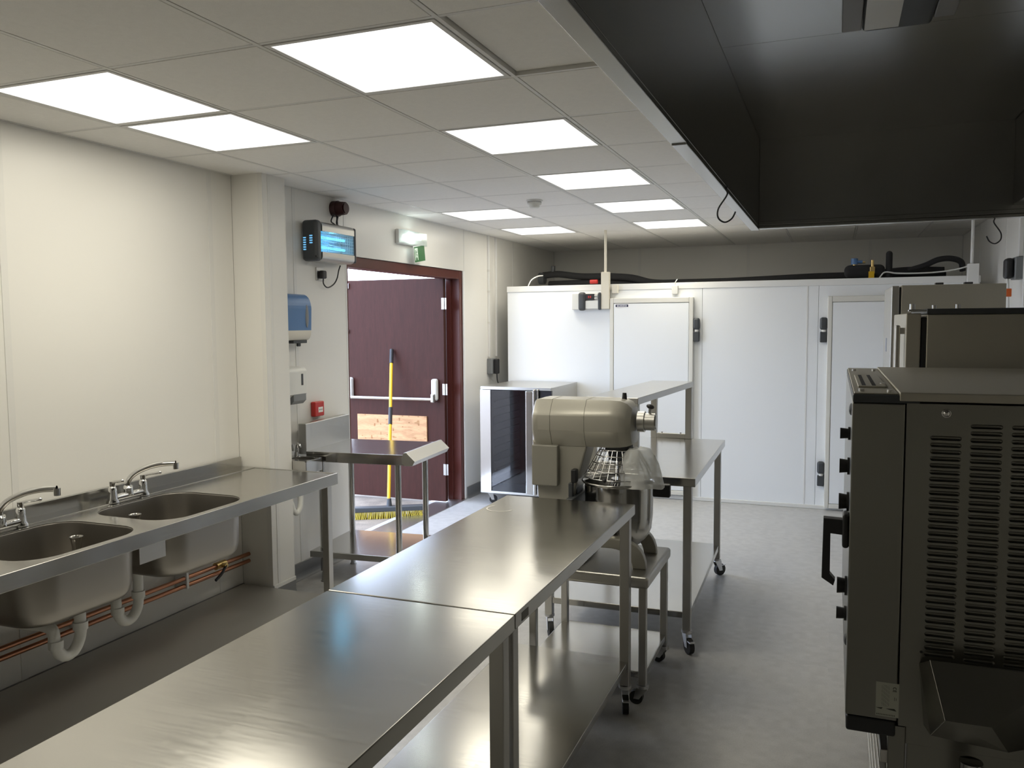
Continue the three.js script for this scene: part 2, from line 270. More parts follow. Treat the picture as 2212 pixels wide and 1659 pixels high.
// ---------------------------------------------------------------- walk-in cold room across the back
{
  const z = -7.45, x0 = -2.955, x1 = 1.055, H = 1.955;
  const c = thing('cold_room', 'white walk-in cold room built across the back of the kitchen', 'cold room', [0, 0, 0]);
  const cuts = [x0, -1.935, -1.1, -0.225, -0.135, x1];
  for (let i = 0; i < cuts.length - 1; i++) part('cold_panel', bx(cuts[i] + 0.001, cuts[i + 1] - 0.001, 0.03, H - 0.055, z - 0.08, z, 0.002), M.whiteGloss, c);
  part('cold_panel', bx(x0, x0 + 0.08, 0, H - 0.02, ZB + 0.05, z - 0.081, 0.002), M.whiteGloss, c);
  part('cold_panel', bx(x1 - 0.08, x1, 0, H - 0.02, ZB + 0.05, z - 0.081, 0.002), M.whiteGloss, c);
  part('cold_roof', bx(x0 + 0.08, x1 - 0.08, H - 0.1, H - 0.001, ZB + 0.05, z - 0.081, 0), M.white, c);
  part('top_trim', bx(x0 - 0.004, x1 + 0.004, H - 0.055, H, z - 0.08, z + 0.006, 0.003), M.white, c);
  part('floor_trim', [bx(x0, x1, 0, 0.032, z - 0.06, z + 0.012, 0.004)], M.strip, c);
  part('seam_strip', bx(-0.231, -0.219, 0.03, H - 0.055, z, z + 0.003, 0.001), M.white, c);
  const textT = canvasTex(256, 64, (g, w, h) => { g.fillStyle = '#e9e9e8'; g.fillRect(0, 0, w, h); g.fillStyle = '#31354f'; g.fillRect(2, 8, w - 4, h - 16); g.fillStyle = '#e6e8ee'; g.font = 'bold 46px sans-serif'; g.textAlign = 'center'; g.textBaseline = 'middle'; g.fillText('SCANDIA', w / 2, h / 2 + 2); });
  function coldDoor(a, b, y0, y1, hingeX, hs, label) {
    const d = part('cold_door', bx(a + 0.038, b - 0.038, y0 + 0.04, y1 - 0.05, z, z + 0.046, 0.006), M.whiteGloss, c, label);
    part('door_surround', [bx(a, a + 0.036, y0, y1, z, z + 0.05, 0.006), bx(b - 0.036, b, y0, y1, z, z + 0.05, 0.006), bx(a + 0.036, b - 0.036, y1 - 0.048, y1, z, z + 0.05, 0.006), bx(a + 0.036, b - 0.036, y0, y0 + 0.038, z, z + 0.05, 0.006)], M.frameWhite, d);
    for (const y of hs) {
      const h = part('door_hinge', [bx(hingeX - 0.032, hingeX + 0.028, y, y + 0.105, z, z + 0.05, 0.02), bx(hingeX - 0.03, hingeX + 0.026, y - 0.105, y - 0.015, z, z + 0.045, 0.008)], M.darkGrey, d);
      part('hinge_pin', cyl(hingeX, y - 0.008, z + 0.028, 0.018, 0.018, 0.018), M.whitePlastic, h);
    }
    return d;
  }
  const d1 = coldDoor(-1.93, -1.172, 0.045, 1.825, -1.145, [1.535], 'white cold room door with small maker badge');
  part('badge', bx(-1.878, -1.752, 1.738, 1.772, z + 0.046, z + 0.048, 0), std(0xffffff, 0.4, 0, {}), d1);
  const pl = new THREE.PlaneGeometry(0.12, 0.03); pl.translate(-1.815, 1.755, z + 0.0485); part('badge_print', pl, std(0xffffff, 0.4, 0, { map: textT }), d1);
  coldDoor(-0.062, 0.72, 0.02, 1.81, -0.09, [1.53, 0.31], 'white cold room door behind the tall refrigerator');
}
// things fixed on and above the cold room
{
  const z = -7.45, t = thing('cold_room_controller', 'white controller box with dark curved ends above cold room door', 'controller', [-2.13, 1.8, z + 0.002]);
  part('casing', bx(-0.16, 0.122, -0.075, 0.075, 0, 0.05, 0.006), M.whitePlastic, t);
  part('cover', [bx(-0.035, 0.11, -0.07, 0.005, 0.05, 0.066, 0.006)], M.whitePlastic, t);
  part('end_cap', bx(-0.092, -0.022, -0.085, 0.085, 0.03, 0.085, 0.026), M.darkGrey, t); part('end_cap', bx(0.094, 0.124, -0.08, 0.08, 0.03, 0.074, 0.015), M.darkGrey, t);
  part('display', bx(-0.025, 0.06, 0.012, 0.068, 0.05, 0.068, 0.003), M.black, t);
  part('display_digit', [bx(0.002, 0.012, 0.03, 0.05, 0.068, 0.07, 0), bx(0.02, 0.03, 0.03, 0.05, 0.068, 0.07, 0)], glow(lin(0.8, 0.05, 0.04), 0.5), t);
  for (let i = 0; i < 3; i++) for (let j = 0; j < 2; j++) part('button', bx(0.062 + i * 0.011, 0.07 + i * 0.011, 0.018 + j * 0.025, 0.036 + j * 0.025, 0.05, 0.07, 0.003), M.white, t);
  const k = thing('cable_trunking', 'white upright trunking beside the controller with thin conduit to ceiling', 'trunking', [-1.97, 0, z + 0.012]);
  part('trunking_box', bx(-0.038, 0.038, 1.728, 2.065, 0, 0.05, 0.004), M.cream, k); part('conduit', rod([-0.002, 2.06, 0.025], [-0.002, CEIL, 0.025], 0.012), M.cream, k);
  const k2 = thing('cable_trunking', 'white upright trunking at the right end of the cold room with conduit', 'trunking', [0.998, 0, z + 0.012]);
  part('trunking_box', bx(-0.04, 0.04, 1.87, 2.045, 0, 0.05, 0.004), M.white, k2); part('conduit', rod([-0.01, 2.04, 0.025], [-0.01, CEIL, 0.025], 0.012), M.white, k2);
  one('junction_box', 'small flat white box right beside the upright trunking', 'junction box', bx(-1.91, -1.855, 1.87, 1.945, z + 0.008, z + 0.045, 0.004), M.cream);
  one('junction_box', 'small white box above the cold room door corner', 'junction box', [bx(-1.365, -1.31, 1.85, 1.93, z + 0.007, z + 0.045, 0.006), tube([[-1.345, 1.93, z + 0.014], [-1.34, 1.95, z + 0.014], [-1.33, 1.972, z + 0.01], [-1.325, 1.985, z - 0.02]], 0.004, 14, 6)], M.whitePlastic);
}
{
  const y = 1.957;
  const p1 = thing('lagged_pipe', 'long black insulated pipe lying on top of the cold room', 'pipe');
  part('lagging', tube([[-2.85, y + 0.14, -8.2], [-2.7, y + 0.15, -8.2], [-2.45, y + 0.12, -8.2], [-2.1, y + 0.11, -8.2], [-1.9, y + 0.09, -8.2], [-1.7, y + 0.04, -8.2], [-1.2, y + 0.03, -8.2], [-0.7, y + 0.04, -8.2], [-0.2, y + 0.055, -8.2], [0.2, y + 0.06, -8.2], [0.6, y + 0.09, -8.2], [0.88, y + 0.08, -8.2]], 0.035, 90, 10), M.lagging, p1);
  part('lagging', tube([[-2.8, y + 0.05, -8.26], [-2.4, y + 0.05, -8.2], [-1.8, y + 0.035, -8.26], [-1, y + 0.035, -8.26], [0, y + 0.04, -8.26], [0.9, y + 0.05, -8.26]], 0.035, 60, 10), M.lagging, p1);
  part('pipe_end', cyl(-2.86, y + 0.11, -8.2, 0.06, 0.06, 0.06, 'x'), M.darkGrey, p1); part('pipe_stub', cyl(-2.74, y + 0.19, -8.2, 0.022, 0.022, 0.09), M.darkGrey, p1);
  const l = thing('lagged_pipe', 'black insulated pipe curled in a loop by the right trunking', 'pipe');
  part('lagging', tube([[0.55, y + 0.06, -7.66], [0.68, y + 0.1, -7.66], [0.78, y + 0.145, -7.67], [0.88, y + 0.15, -7.68], [0.95, y + 0.12, -7.7], [0.965, y + 0.05, -7.72]], 0.024, 40, 10), M.lagging, l);
  const v = thing('valve_assembly', 'black lagged valve body with blue and yellow fittings on cold room roof', 'valve', [0.16, y, -7.68]);
  part('valve_body', bx(-0.1, 0.22, 0.01, 0.12, -0.05, 0.05, 0.045), M.lagging, v);
  part('upright', [cyl(0.25, 0.11, 0, 0.026, 0.026, 0.19), new THREE.SphereGeometry(0.026, 14, 8).translate(0.25, 0.205, 0)], M.lagging, v);
  part('blue_cap', [cyl(-0.02, 0.15, 0.01, 0.028, 0.028, 0.05, 'y', 8), cyl(0.018, 0.145, 0.01, 0.014, 0.014, 0.05, 'x', 8)], M.blue, v); part('brass_nut', cyl(-0.02, 0.118, 0.01, 0.016, 0.016, 0.03, 'y', 6), M.brass, v); part('brass_nut', cyl(0.05, 0.142, 0.01, 0.009, 0.009, 0.03, 'x', 8), M.brass, v);
  part('brass_valve', [bx(0.1, 0.14, 0.04, 0.1, 0.03, 0.07, 0.006), cyl(0.12, 0.125, 0.05, 0.012, 0.012, 0.06, 'y', 8)], M.brass, v); part('yellow_tag', bx(0.09, 0.135, 0.0, 0.06, 0.07, 0.078, 0.003), M.yellow, v);
  one('cable', 'thin white cable looping along the cold room roof edge', 'cable', tube([[0.33, y, -7.5], [0.37, y + 0.045, -7.53], [0.46, y + 0.035, -7.54], [0.6, y + 0.03, -7.52], [0.75, y + 0.035, -7.54], [0.88, y + 0.05, -7.52], [0.98, y + 0.075, -7.5]], 0.006, 50, 6), M.white);
  one('cable', 'thin white cable arching over the left end of the cold room', 'cable', tube([[-2.76, y, -7.5], [-2.74, y + 0.06, -7.54], [-2.7, y + 0.1, -7.62], [-2.68, y + 0.11, -7.7]], 0.006, 24, 6), M.white);
  one('red_fitting', 'small red fitting on the roof beside the upright trunking', 'fitting', cyl(-2.12, y + 0.03, -7.55, 0.02, 0.02, 0.07, 'x', 10), M.red);
}

// ---------------------------------------------------------------- extraction hood
{
  const { x0, x1, y0, y1, z0, z1 } = HOOD, h = thing('extraction_hood', 'dark stainless extraction canopy hanging over the ovens on the right', 'extraction hood'), P = 0.038;
  part('hood_side', [bx(x0, x0 + P, y0 + 0.012, CEIL + 0.015, z1, z0, 0.001)], M.hood, h);
  part('hood_lip', [bx(x0, x0 + P, y0, y0 + 0.012, -1.98, z0, 0.002)], M.hood, h); part('hood_lip', [bx(x0 + 0.001, x0 + P, y0 - 0.003, y0 + 0.012, z1, -1.98, 0.003)], M.hood, h);
  part('hood_end', bx(x0 + P, x1, y0 + 0.01, CEIL + 0.015, z1, z1 + 0.03, 0.001), M.hood, h);
  part('hood_gutter', [bx(x0 + P, x1, y0, y0 + 0.014, z1, z1 + 0.05, 0.003), bx(x0 + P, x1, y0 + 0.014, y0 + 0.032, z1 + 0.044, z1 + 0.05, 0.002)], M.hood, h);
  part('hood_top', [bx(x0 + P, x1, y1 - 0.005, y1 + 0.03, z1 + 0.03, -2.58, 0.001)], M.hood, h); part('hood_top', [bx(x0 + P, x1, y1 - 0.006, y1 + 0.03, -2.576, z0, 0.001)], M.hood, h);
  part('hood_end', bx(x0, x1, y0, CEIL + 0.015, z0 - 0.03, z0, 0.001), M.hood, h);
  part('filter_plenum', bx(0.665, x1 - 0.002, y0 + 0.05, y1 - 0.006, z1 + 0.031, z0 - 0.04, 0.003), M.hood, h);
  const f = part('hood_light', [bx(0.0, 0.05, y1 - 0.03, y1 - 0.006, -2.5, 0.2, 0.003), bx(0.222, 0.272, y1 - 0.03, y1 - 0.006, -2.47, 0.2, 0.003)], std(lin(0.3, 0.3, 0.31), 0.45), h, 'unlit strip fitting under the canopy');
  part('light_cover', bx(0.051, 0.221, y1 - 0.036, y1 - 0.006, -2.503, 0.2, 0.012), M.darkGrey, f); part('tape', bx(0.056, 0.14, y1 - 0.038, y1 - 0.0345, -2.48, -1.5, 0.001), M.white, f);
}
function hook(x, y, z, turn, label) {
  return one('hanging_hook', label, 'hook', at(tube([[0, 0.012, 0], [-0.004, 0, 0], [0.0, -0.012, 0], [-0.03, -0.065, 0], [-0.028, -0.09, 0], [-0.008, -0.103, 0], [0.014, -0.092, 0], [0.026, -0.07, 0]], 0.0028, 40, 6), x, y, z, turn), M.darkGrey);
}
hook(-0.328, 2.022, -2.73, 0.35, 'bent wire hook hanging on the left rim of the canopy');
hook(0.6, 2.02, -3.94, 2.6, 'bent wire hook hanging on the far rim of the canopy');

// ---------------------------------------------------------------- castors and tables
function castor(parent, x, z, h, turn, brake) {
  const w = h * 0.68, g = [cyl(x, h - 0.006, z, 0.026, 0.026, 0.012, 'y', 14)];
  const o = [0.026 * Math.sin(turn), 0.026 * Math.cos(turn)], fork = [];
  for (const s of [-1, 1]) { const f = extr(poly([[-0.024, h - 0.012], [0.022, h - 0.012], [-0.012, w * 0.42], [-0.036, w * 0.42]]), 0.003); f.rotateY(-Math.PI / 2); f.translate(s * 0.015 + 0.0015, 0, 0); f.rotateY(turn + Math.PI); f.translate(x, 0, z); fork.push(f); }
  fork.push(at(bx(-0.016, 0.016, h - 0.02, h - 0.01, -0.024, 0.024, 0.004), x, 0, z, turn));
  if (brake) fork.push(at(bx(-0.014, 0.014, h * 0.55, h * 0.55 + 0.006, 0.02, 0.065, 0.002), x, 0, z, turn));
  const c = part('castor', [...g, ...fork], M.zinc, parent);
  const wh = new THREE.CylinderGeometry(w / 2, w / 2, 0.024, 22); wh.rotateZ(Math.PI / 2); part('wheel', at(wh, x + o[0], w / 2, z + o[1], turn), M.rubber, c);
  return c;
}
// stainless table: worktop, legs, shelf, rails; local origin at the centre of the floor below it
function table(name, label, { w, d, h, lip = 0.042, leg = 0.04, inset = 0.012, shelf, castorH = 0.11, pos, turn = 0, group, turns = [0.4, 2.2, -1, 1.4], top = M.steel }) {
  const t = thing(name, label, 'table', pos, turn, group);
  part('worktop', bx(-w / 2, w / 2, h - lip, h, -d / 2, d / 2, 0.003), top, t);
  const X = w / 2 - inset - leg / 2, Z = d / 2 - inset - leg / 2; let k = 0;
  for (const sx of [-1, 1]) for (const sz of [-1, 1]) {
    part('leg', bx(sx * X - leg / 2, sx * X + leg / 2, castorH, h - lip, sz * Z - leg / 2, sz * Z + leg / 2, 0.003), M.satin, t);
    if (castorH > 0.05) castor(t, sx * X, sz * Z, castorH, turns[k++ % 4], sx > 0);
    else part('foot', [cyl(sx * X, castorH / 2, sz * Z, 0.016, 0.012, castorH)], M.zinc, t);
  }
  if (shelf) part('shelf', bx(-w / 2 + inset + 0.006, w / 2 - inset - 0.006, shelf - 0.032, shelf, -d / 2 + inset + 0.006, d / 2 - inset - 0.006, 0.003), top, t);
  return t;
}
const mid1 = table('prep_table', 'long steel prep table in the foreground, ending beside the mixer', { w: 0.565, d: 1.36, h: 0.86, shelf: 0.215, pos: [-1.031, 0, -2.607], turns: [0.4, 2.9, 0.3, 3.3], group: 'prep tables end to end' });
const mid2 = table('prep_table', 'nearest steel prep table, cut off by the bottom of the picture', { w: 0.565, d: 1.36, h: 0.859, shelf: 0.215, pos: [-1.031, 0, -1.243], turns: [0.2, 2.2, -0.2, 0.2], group: 'prep tables end to end' });
{
  const mark = canvasTex(128, 64, (g, w, h) => { g.fillStyle = '#7a776f'; g.fillRect(0, 0, w, h); g.fillStyle = '#33322e'; g.fillRect(4, 4, 5, 56); g.beginPath(); g.ellipse(34, 34, 11, 17, 0, 0, 7); g.fill(); g.fillRect(56, 24, 58, 6); });
  part('maker_mark', bx(0.2825, 0.2832, 0.826, 0.848, 0.585, 0.635, 0), std(0xffffff, 0.5, 0.3, { map: mark }), mid1, 'small dark print on the table edge');
  const ring = tube(Array.from({ length: 20 }, (_, i) => [0.055 * Math.cos(i / 20 * 6.283 * 0.62 + 0.2), 0, 0.055 * Math.sin(i / 20 * 6.283 * 0.62 + 0.2)]), 0.003, 40, 5); ring.scale(1, 0.12, 1);
  part('ring_mark', at(ring, -0.21, 0.8604, -0.43), std(lin(0.75, 0.73, 0.68), 0.6, 0.2), mid1, 'pale dried ring mark');
}
const far = table('prep_table', 'steel prep table by the cold room with a raised shelf on it', { w: 0.78, d: 1.37, h: 0.862, shelf: 0.2, pos: [-1.008, 0, -4.6], turn: 0.02, turns: [1.2, 0.5, 2.4, 0.6], inset: 0.02 });
{
  const s = thing('over_shelf', 'steel bench shelf on two leg frames standing on the far table', 'shelf', [-1.005, 0.862, -4.68], -0.06);
  part('shelf_board', bx(-0.135, 0.135, 0.33, 0.365, -0.63, 0.63, 0.003), M.steel, s);
  for (const z of [-0.6, 0.6]) { for (const x of [-0.112, 0.112]) part('post', bx(x - 0.02, x + 0.02, 0, 0.33, z - 0.014, z + 0.014, 0.002), M.satin, s); const b = part('foot_rail', bx(-0.092, 0.092, 0.0, 0.03, z - 0.014, z + 0.014, 0.002), M.satin, s); part('screw', [cyl(-0.06, 0.034, z, 0.006, 0.006, 0.008), cyl(0.06, 0.034, z, 0.006, 0.006, 0.008)], M.zinc, b); }
}
const trolley = (() => {
  const t = thing('mixer_trolley', 'low steel trolley on castors carrying the planetary mixer', 'trolley', [-0.968, 0, -3.565]), w = 0.54, d = 0.51, h = 0.55;
  part('top_tray', [bx(-w / 2, w / 2, h - 0.05, h, -d / 2, d / 2, 0.014)], M.satin, t);
  let k = 0; for (const sx of [-1, 1]) for (const sz of [-1, 1]) { part('leg', bx(sx * 0.243 - 0.016, sx * 0.243 + 0.016, 0.085, h - 0.04, sz * 0.228 - 0.016, sz * 0.228 + 0.016, 0.003), M.satin, t); castor(t, sx * 0.243, sz * 0.228, 0.085, [1, 2, 4.4, 4.7][k++], false); }
  part('shelf', bx(-0.255, 0.255, 0.115, 0.142, -0.24, 0.24, 0.003), M.steel, t); return t;
})();

// ---------------------------------------------------------------- sink run along the left wall
{
  const y = 0.79, x0 = XL + 0.012, x1 = -2.522, z0 = -3.815, z1 = -0.75;
  const s = thing('sink_unit', 'long steel double bowl sink along the left wall', 'sink', [0, 0, 0]);
  const bowls = [[-2.795, -2.885], [-2.795, -2.25]], bw = 0.47, bd = 0.53;
  const sh = poly([[x0, -z0], [x1, -z0], [x1, -z1], [x0, -z1]].map(([a, b]) => [a, -b]));
  for (const [cx, cz] of bowls) { const h = new THREE.Path(); rrectPts(bw, bd, 0.13, 8).forEach(([a, b], i) => (i ? h.lineTo(cx + a, cz + b) : h.moveTo(cx + a, cz + b))); h.closePath(); sh.holes.push(h); }
  const g = extr(sh, 0.003, 0.0008, 8); g.rotateX(Math.PI / 2); g.translate(0, y, 0);
  part('sink_top', muv(g), M.steel, s);
  part('rolled_edge', [bx(x1 - 0.012, x1 + 0.003, y - 0.058, y + 0.004, z0, z1, 0.003), bx(x0, x1, y - 0.058, y + 0.003, z0 - 0.004, z0 + 0.01, 0.002)], M.steel, s);
  part('upstand', [bx(x0, x0 + 0.014, y - 0.002, y + 0.06, z0, z1, 0.003), bx(x0 + 0.014, x0 + 0.11, y, y + 0.004, z0 + 0.0, z1, 0.002)], M.steel, s);
  bowls.forEach(([cx, cz], bi) => {
    const [wx, wz] = [[-2.83, -2.66], [-2.75, -2.29]][bi];
    const rings = [[0, 1, 0.13], [-0.006, 0.985, 0.128], [-0.12, 0.965, 0.12], [-0.2, 0.95, 0.115], [-0.235, 0.92, 0.11], [-0.252, 0.86, 0.1], [-0.26, 0.75, 0.09], [-0.263, 0.3, 0.04]].map(([dy, k, r]) => rrectPts(bw * k, bd * k, r, 8).map(([a, b]) => [cx + a, y - 0.002 + dy, cz + b]));
    const b = part('bowl', loft(rings), M.bowl, s);
    part('standpipe', [lathe([[0.017, 0], [0.017, 0.215], [0.022, 0.245], [0.026, 0.255], [0.022, 0.255], [0.014, 0.235], [0.014, 0]], 18).translate(wx, y - 0.262, wz - 0.05)], M.polish, b);
    const tx = wx, tz = wz - 0.05, ty = y - 0.262;
    part('waste_trap', [tube([[tx, ty, tz], [tx, ty - 0.07, tz], [tx, ty - 0.15, tz + 0.005], [tx - 0.01, ty - 0.2, tz + 0.035], [tx - 0.015, ty - 0.2, tz + 0.07], [tx - 0.02, ty - 0.15, tz + 0.1], [tx - 0.03, ty - 0.09, tz + 0.1], [tx - 0.2, ty - 0.085, tz + 0.1], [x0 - 0.0, ty - 0.085, tz + 0.1]], 0.022, 60, 12), cyl(tx, ty - 0.1, tz, 0.028, 0.028, 0.03), cyl(tx - 0.018, ty - 0.145, tz + 0.098, 0.027, 0.027, 0.03)], M.whitePlastic, s, 'white plastic bottle bend under a bowl');
  });
  part('undershelf', [bx(x0 + 0.01, x1 - 0.03, 0.075, 0.108, z0 + 0.012, z1 - 0.01, 0.003)], M.dullSteel, s);
  part('bracing_plate', bx(-2.6, -2.596, y - 0.15, y - 0.055, -2.64, -2.5, 0.001), M.satin, s);
  for (const [x, z] of [[-2.56, -3.765], [-2.56, -0.9], [-3.12, -0.9]]) { part('leg', bx(x - 0.02, x + 0.02, 0.05, y - 0.055, z - 0.02, z + 0.02, 0.003), M.satin, s); part('foot', cyl(x, 0.026, z, 0.02, 0.015, 0.052), M.zinc, s); }
  part('under_shelf_bracket', bx(x0, x0 + 0.03, y - 0.056, y - 0.004, z0 + 0.01, z1, 0.002), M.satin, s);

  function mixerTap(z, label) {
    const t = thing('mixer_tap', label, 'tap', [-3.075, y + 0.002, z], 0, 'sink taps');
    part('tap_body', [bx(-0.018, 0.018, 0.006, 0.036, -0.1, 0.1, 0.014), ...[-0.09, 0.09].map((q) => lathe([[0.028, 0], [0.028, 0.008], [0.022, 0.02], [0.02, 0.05], [0.017, 0.07], [0.012, 0.078], [0, 0.08]], 18).translate(0, 0, q)), lathe([[0.024, 0.02], [0.022, 0.05], [0.019, 0.065], [0, 0.066]], 18)], M.chrome, t);
    for (const q of [-1, 1]) part('tap_lever', [cyl(0, 0.088, q * 0.09, 0.011, 0.014, 0.024, 'y', 14), tube([[0, 0.095, q * 0.09], [0.03, 0.103, q * 0.1], [0.06, 0.108, q * 0.108], [0.085, 0.113, q * 0.112]], 0.0065, 14, 8), new THREE.SphereGeometry(0.0085, 10, 8).translate(0.085, 0.113, q * 0.112)], M.chrome, t);
    part('spout', [tube([[0, 0.06, 0], [0.002, 0.085, 0], [0.02, 0.115, -0.014], [0.07, 0.145, -0.04], [0.13, 0.162, -0.072], [0.19, 0.165, -0.105]], 0.0125, 40, 12), at(cyl(0, 0, 0, 0.013, 0.0145, 0.03), 0.19, 0.152, -0.105)], M.chrome, t);
  }
  mixerTap(-2.91, 'chrome mixer tap with lever handles behind the farther sink bowl');
  mixerTap(-2.27, 'chrome mixer tap behind the nearer bowl, cut by the left edge');

  const pp = thing('copper_pipes', 'pair of copper water pipes clipped along the wall under the sink', 'pipes');
  part('pipe', rod([-3.12, 0.315, -0.8], [-3.12, 0.29, -3.8], 0.0115, 12), M.copper, pp); part('pipe', rod([-3.12, 0.275, -0.8], [-3.12, 0.25, -3.8], 0.0115, 12), M.copper, pp);
  for (const z of [-2.66, -3.3]) part('pipe_clip', [bx(-3.186, -3.104, 0.238, 0.325, z - 0.009, z + 0.009, 0.004)], M.white, pp);
  const v = part('stop_valve', [cyl(-3.12, 0.292, -3.56, 0.02, 0.02, 0.075, 'z', 12), cyl(-3.1, 0.292, -3.56, 0.013, 0.013, 0.05, 'x', 10)], M.brass, pp); part('valve_lever', [tube([[-3.08, 0.292, -3.56], [-3.075, 0.26, -3.52], [-3.075, 0.235, -3.47]], 0.008, 12, 6)], M.black, v);
}

// ---------------------------------------------------------------- hand basin, dish table and the things on the door wall
{
  const b = thing('hand_basin', 'small steel hand basin on the door wall beside the dish table', 'basin', [XD, 0.8, -4.12]);
  const sh = poly(rrectPts(0.25, 0.165, 0.01, 3)); const hole = new THREE.Path(); rrectPts(0.15, 0.105, 0.045, 6).forEach(([a, c], i) => (i ? hole.lineTo(a + 0.035, c - 0.014) : hole.moveTo(a + 0.035, c - 0.014))); hole.closePath(); sh.holes.push(hole);
  const g = extr(sh, 0.004, 0.001); g.rotateX(Math.PI / 2); g.translate(0.125, 0, 0); part('basin_top', muv(g), M.polish, b);
  part('apron', [bx(0.244, 0.248, -0.075, 0, -0.08, 0.08, 0.001), bx(0.004, 0.246, -0.075, 0, 0.078, 0.082, 0.001), bx(0.004, 0.246, -0.075, 0, -0.082, -0.078, 0.001), bx(0.0, 0.008, 0, 0.07, -0.082, 0.082, 0.002)], M.polish, b);
  part('bowl', loft([[0, 1, 0.05], [-0.05, 0.96, 0.05], [-0.1, 0.8, 0.045], [-0.12, 0.5, 0.03], [-0.125, 0.2, 0.01]].map(([dy, k, r]) => rrectPts(0.15 * k, 0.105 * k, r, 6).map(([a, c]) => [0.16 + a, dy - 0.002, c + 0.014]))), M.bowl, b);
  part('tap', [cyl(0.085, 0.015, -0.052, 0.014, 0.012, 0.03), tube([[0.085, 0.02, -0.052], [0.088, 0.06, -0.05], [0.1, 0.082, -0.042], [0.125, 0.078, -0.028], [0.13, 0.062, -0.025]], 0.008, 20, 8), rod([0.06, 0.035, -0.052], [0.055, 0.075, -0.052], 0.007)], M.chrome, b);
  part('waste_trap', [tube([[0.143, -0.12, 0], [0.143, -0.25, 0], [0.143, -0.3, 0.01], [0.138, -0.325, 0.035], [0.13, -0.3, 0.06], [0.12, -0.26, 0.066], [0.004, -0.255, 0.066]], 0.017, 50, 10), cyl(0.143, -0.2, 0, 0.023, 0.023, 0.03)], M.whitePlastic, b);
  part('supply_pipe', [tube([[0.02, -0.6, 0.055], [0.05, -0.6, 0.055], [0.06, -0.585, 0.055], [0.062, -0.42, 0.055]], 0.009, 24, 8)], M.maroon, b); part('shut_off_valve', bx(0.045, 0.08, -0.42, -0.33, 0.04, 0.072, 0.008), M.black, b);
}
{
  const th = 0.087, t = thing('dish_table', 'steel dish table with tall splashback and rolled right edge by the door', 'table', [-3.005, 0, -4.215], th), w = 0.635, d = 0.565, h = 0.83;
  part('worktop', bx(0, w, h - 0.02, h, -d, 0, 0.002), M.polish, t);
  part('skirt', bx(0, w + 0.02, h - 0.062, h - 0.001, -0.006, 0.002, 0.001), M.polish, t); part('skirt', bx(0, w + 0.02, h - 0.062, h - 0.001, -d - 0.002, -d + 0.006, 0.001), M.polish, t);
  const lip = extr(poly([[0, -0.02], [0.012, 0.012], [0.028, 0.014], [0.082, -0.036], [0.066, -0.062], [0.018, -0.064], [0, -0.05]]), d + 0.004, 0.001); lip.translate(w, h, -d - 0.002); part('rolled_edge', muv(lip), M.satin, t);
  part('splashback', [bx(-0.052, 0.002, h - 0.02, h + 0.168, -d, 0.002, 0.004)], M.satin, t);
  for (const [x, z] of [[0.06, -0.075], [0.06, -0.465], [0.575, -0.075], [0.575, -0.5]]) { part('leg', cyl(x, 0.445, z, 0.019, 0.019, 0.75, 'y', 18), M.polish, t); part('foot', [cyl(x, 0.035, z, 0.018, 0.009, 0.07), cyl(x, 0.005, z, 0.022, 0.02, 0.01)], M.zinc, t); }
  part('shelf', bx(0.0, w + 0.01, 0.188, 0.205, -d, -0.02, 0.003), M.polish, t); part('shelf_lip', bx(0.0, w + 0.01, 0.168, 0.204, -0.022, -0.014, 0.001), M.satin, t);
}
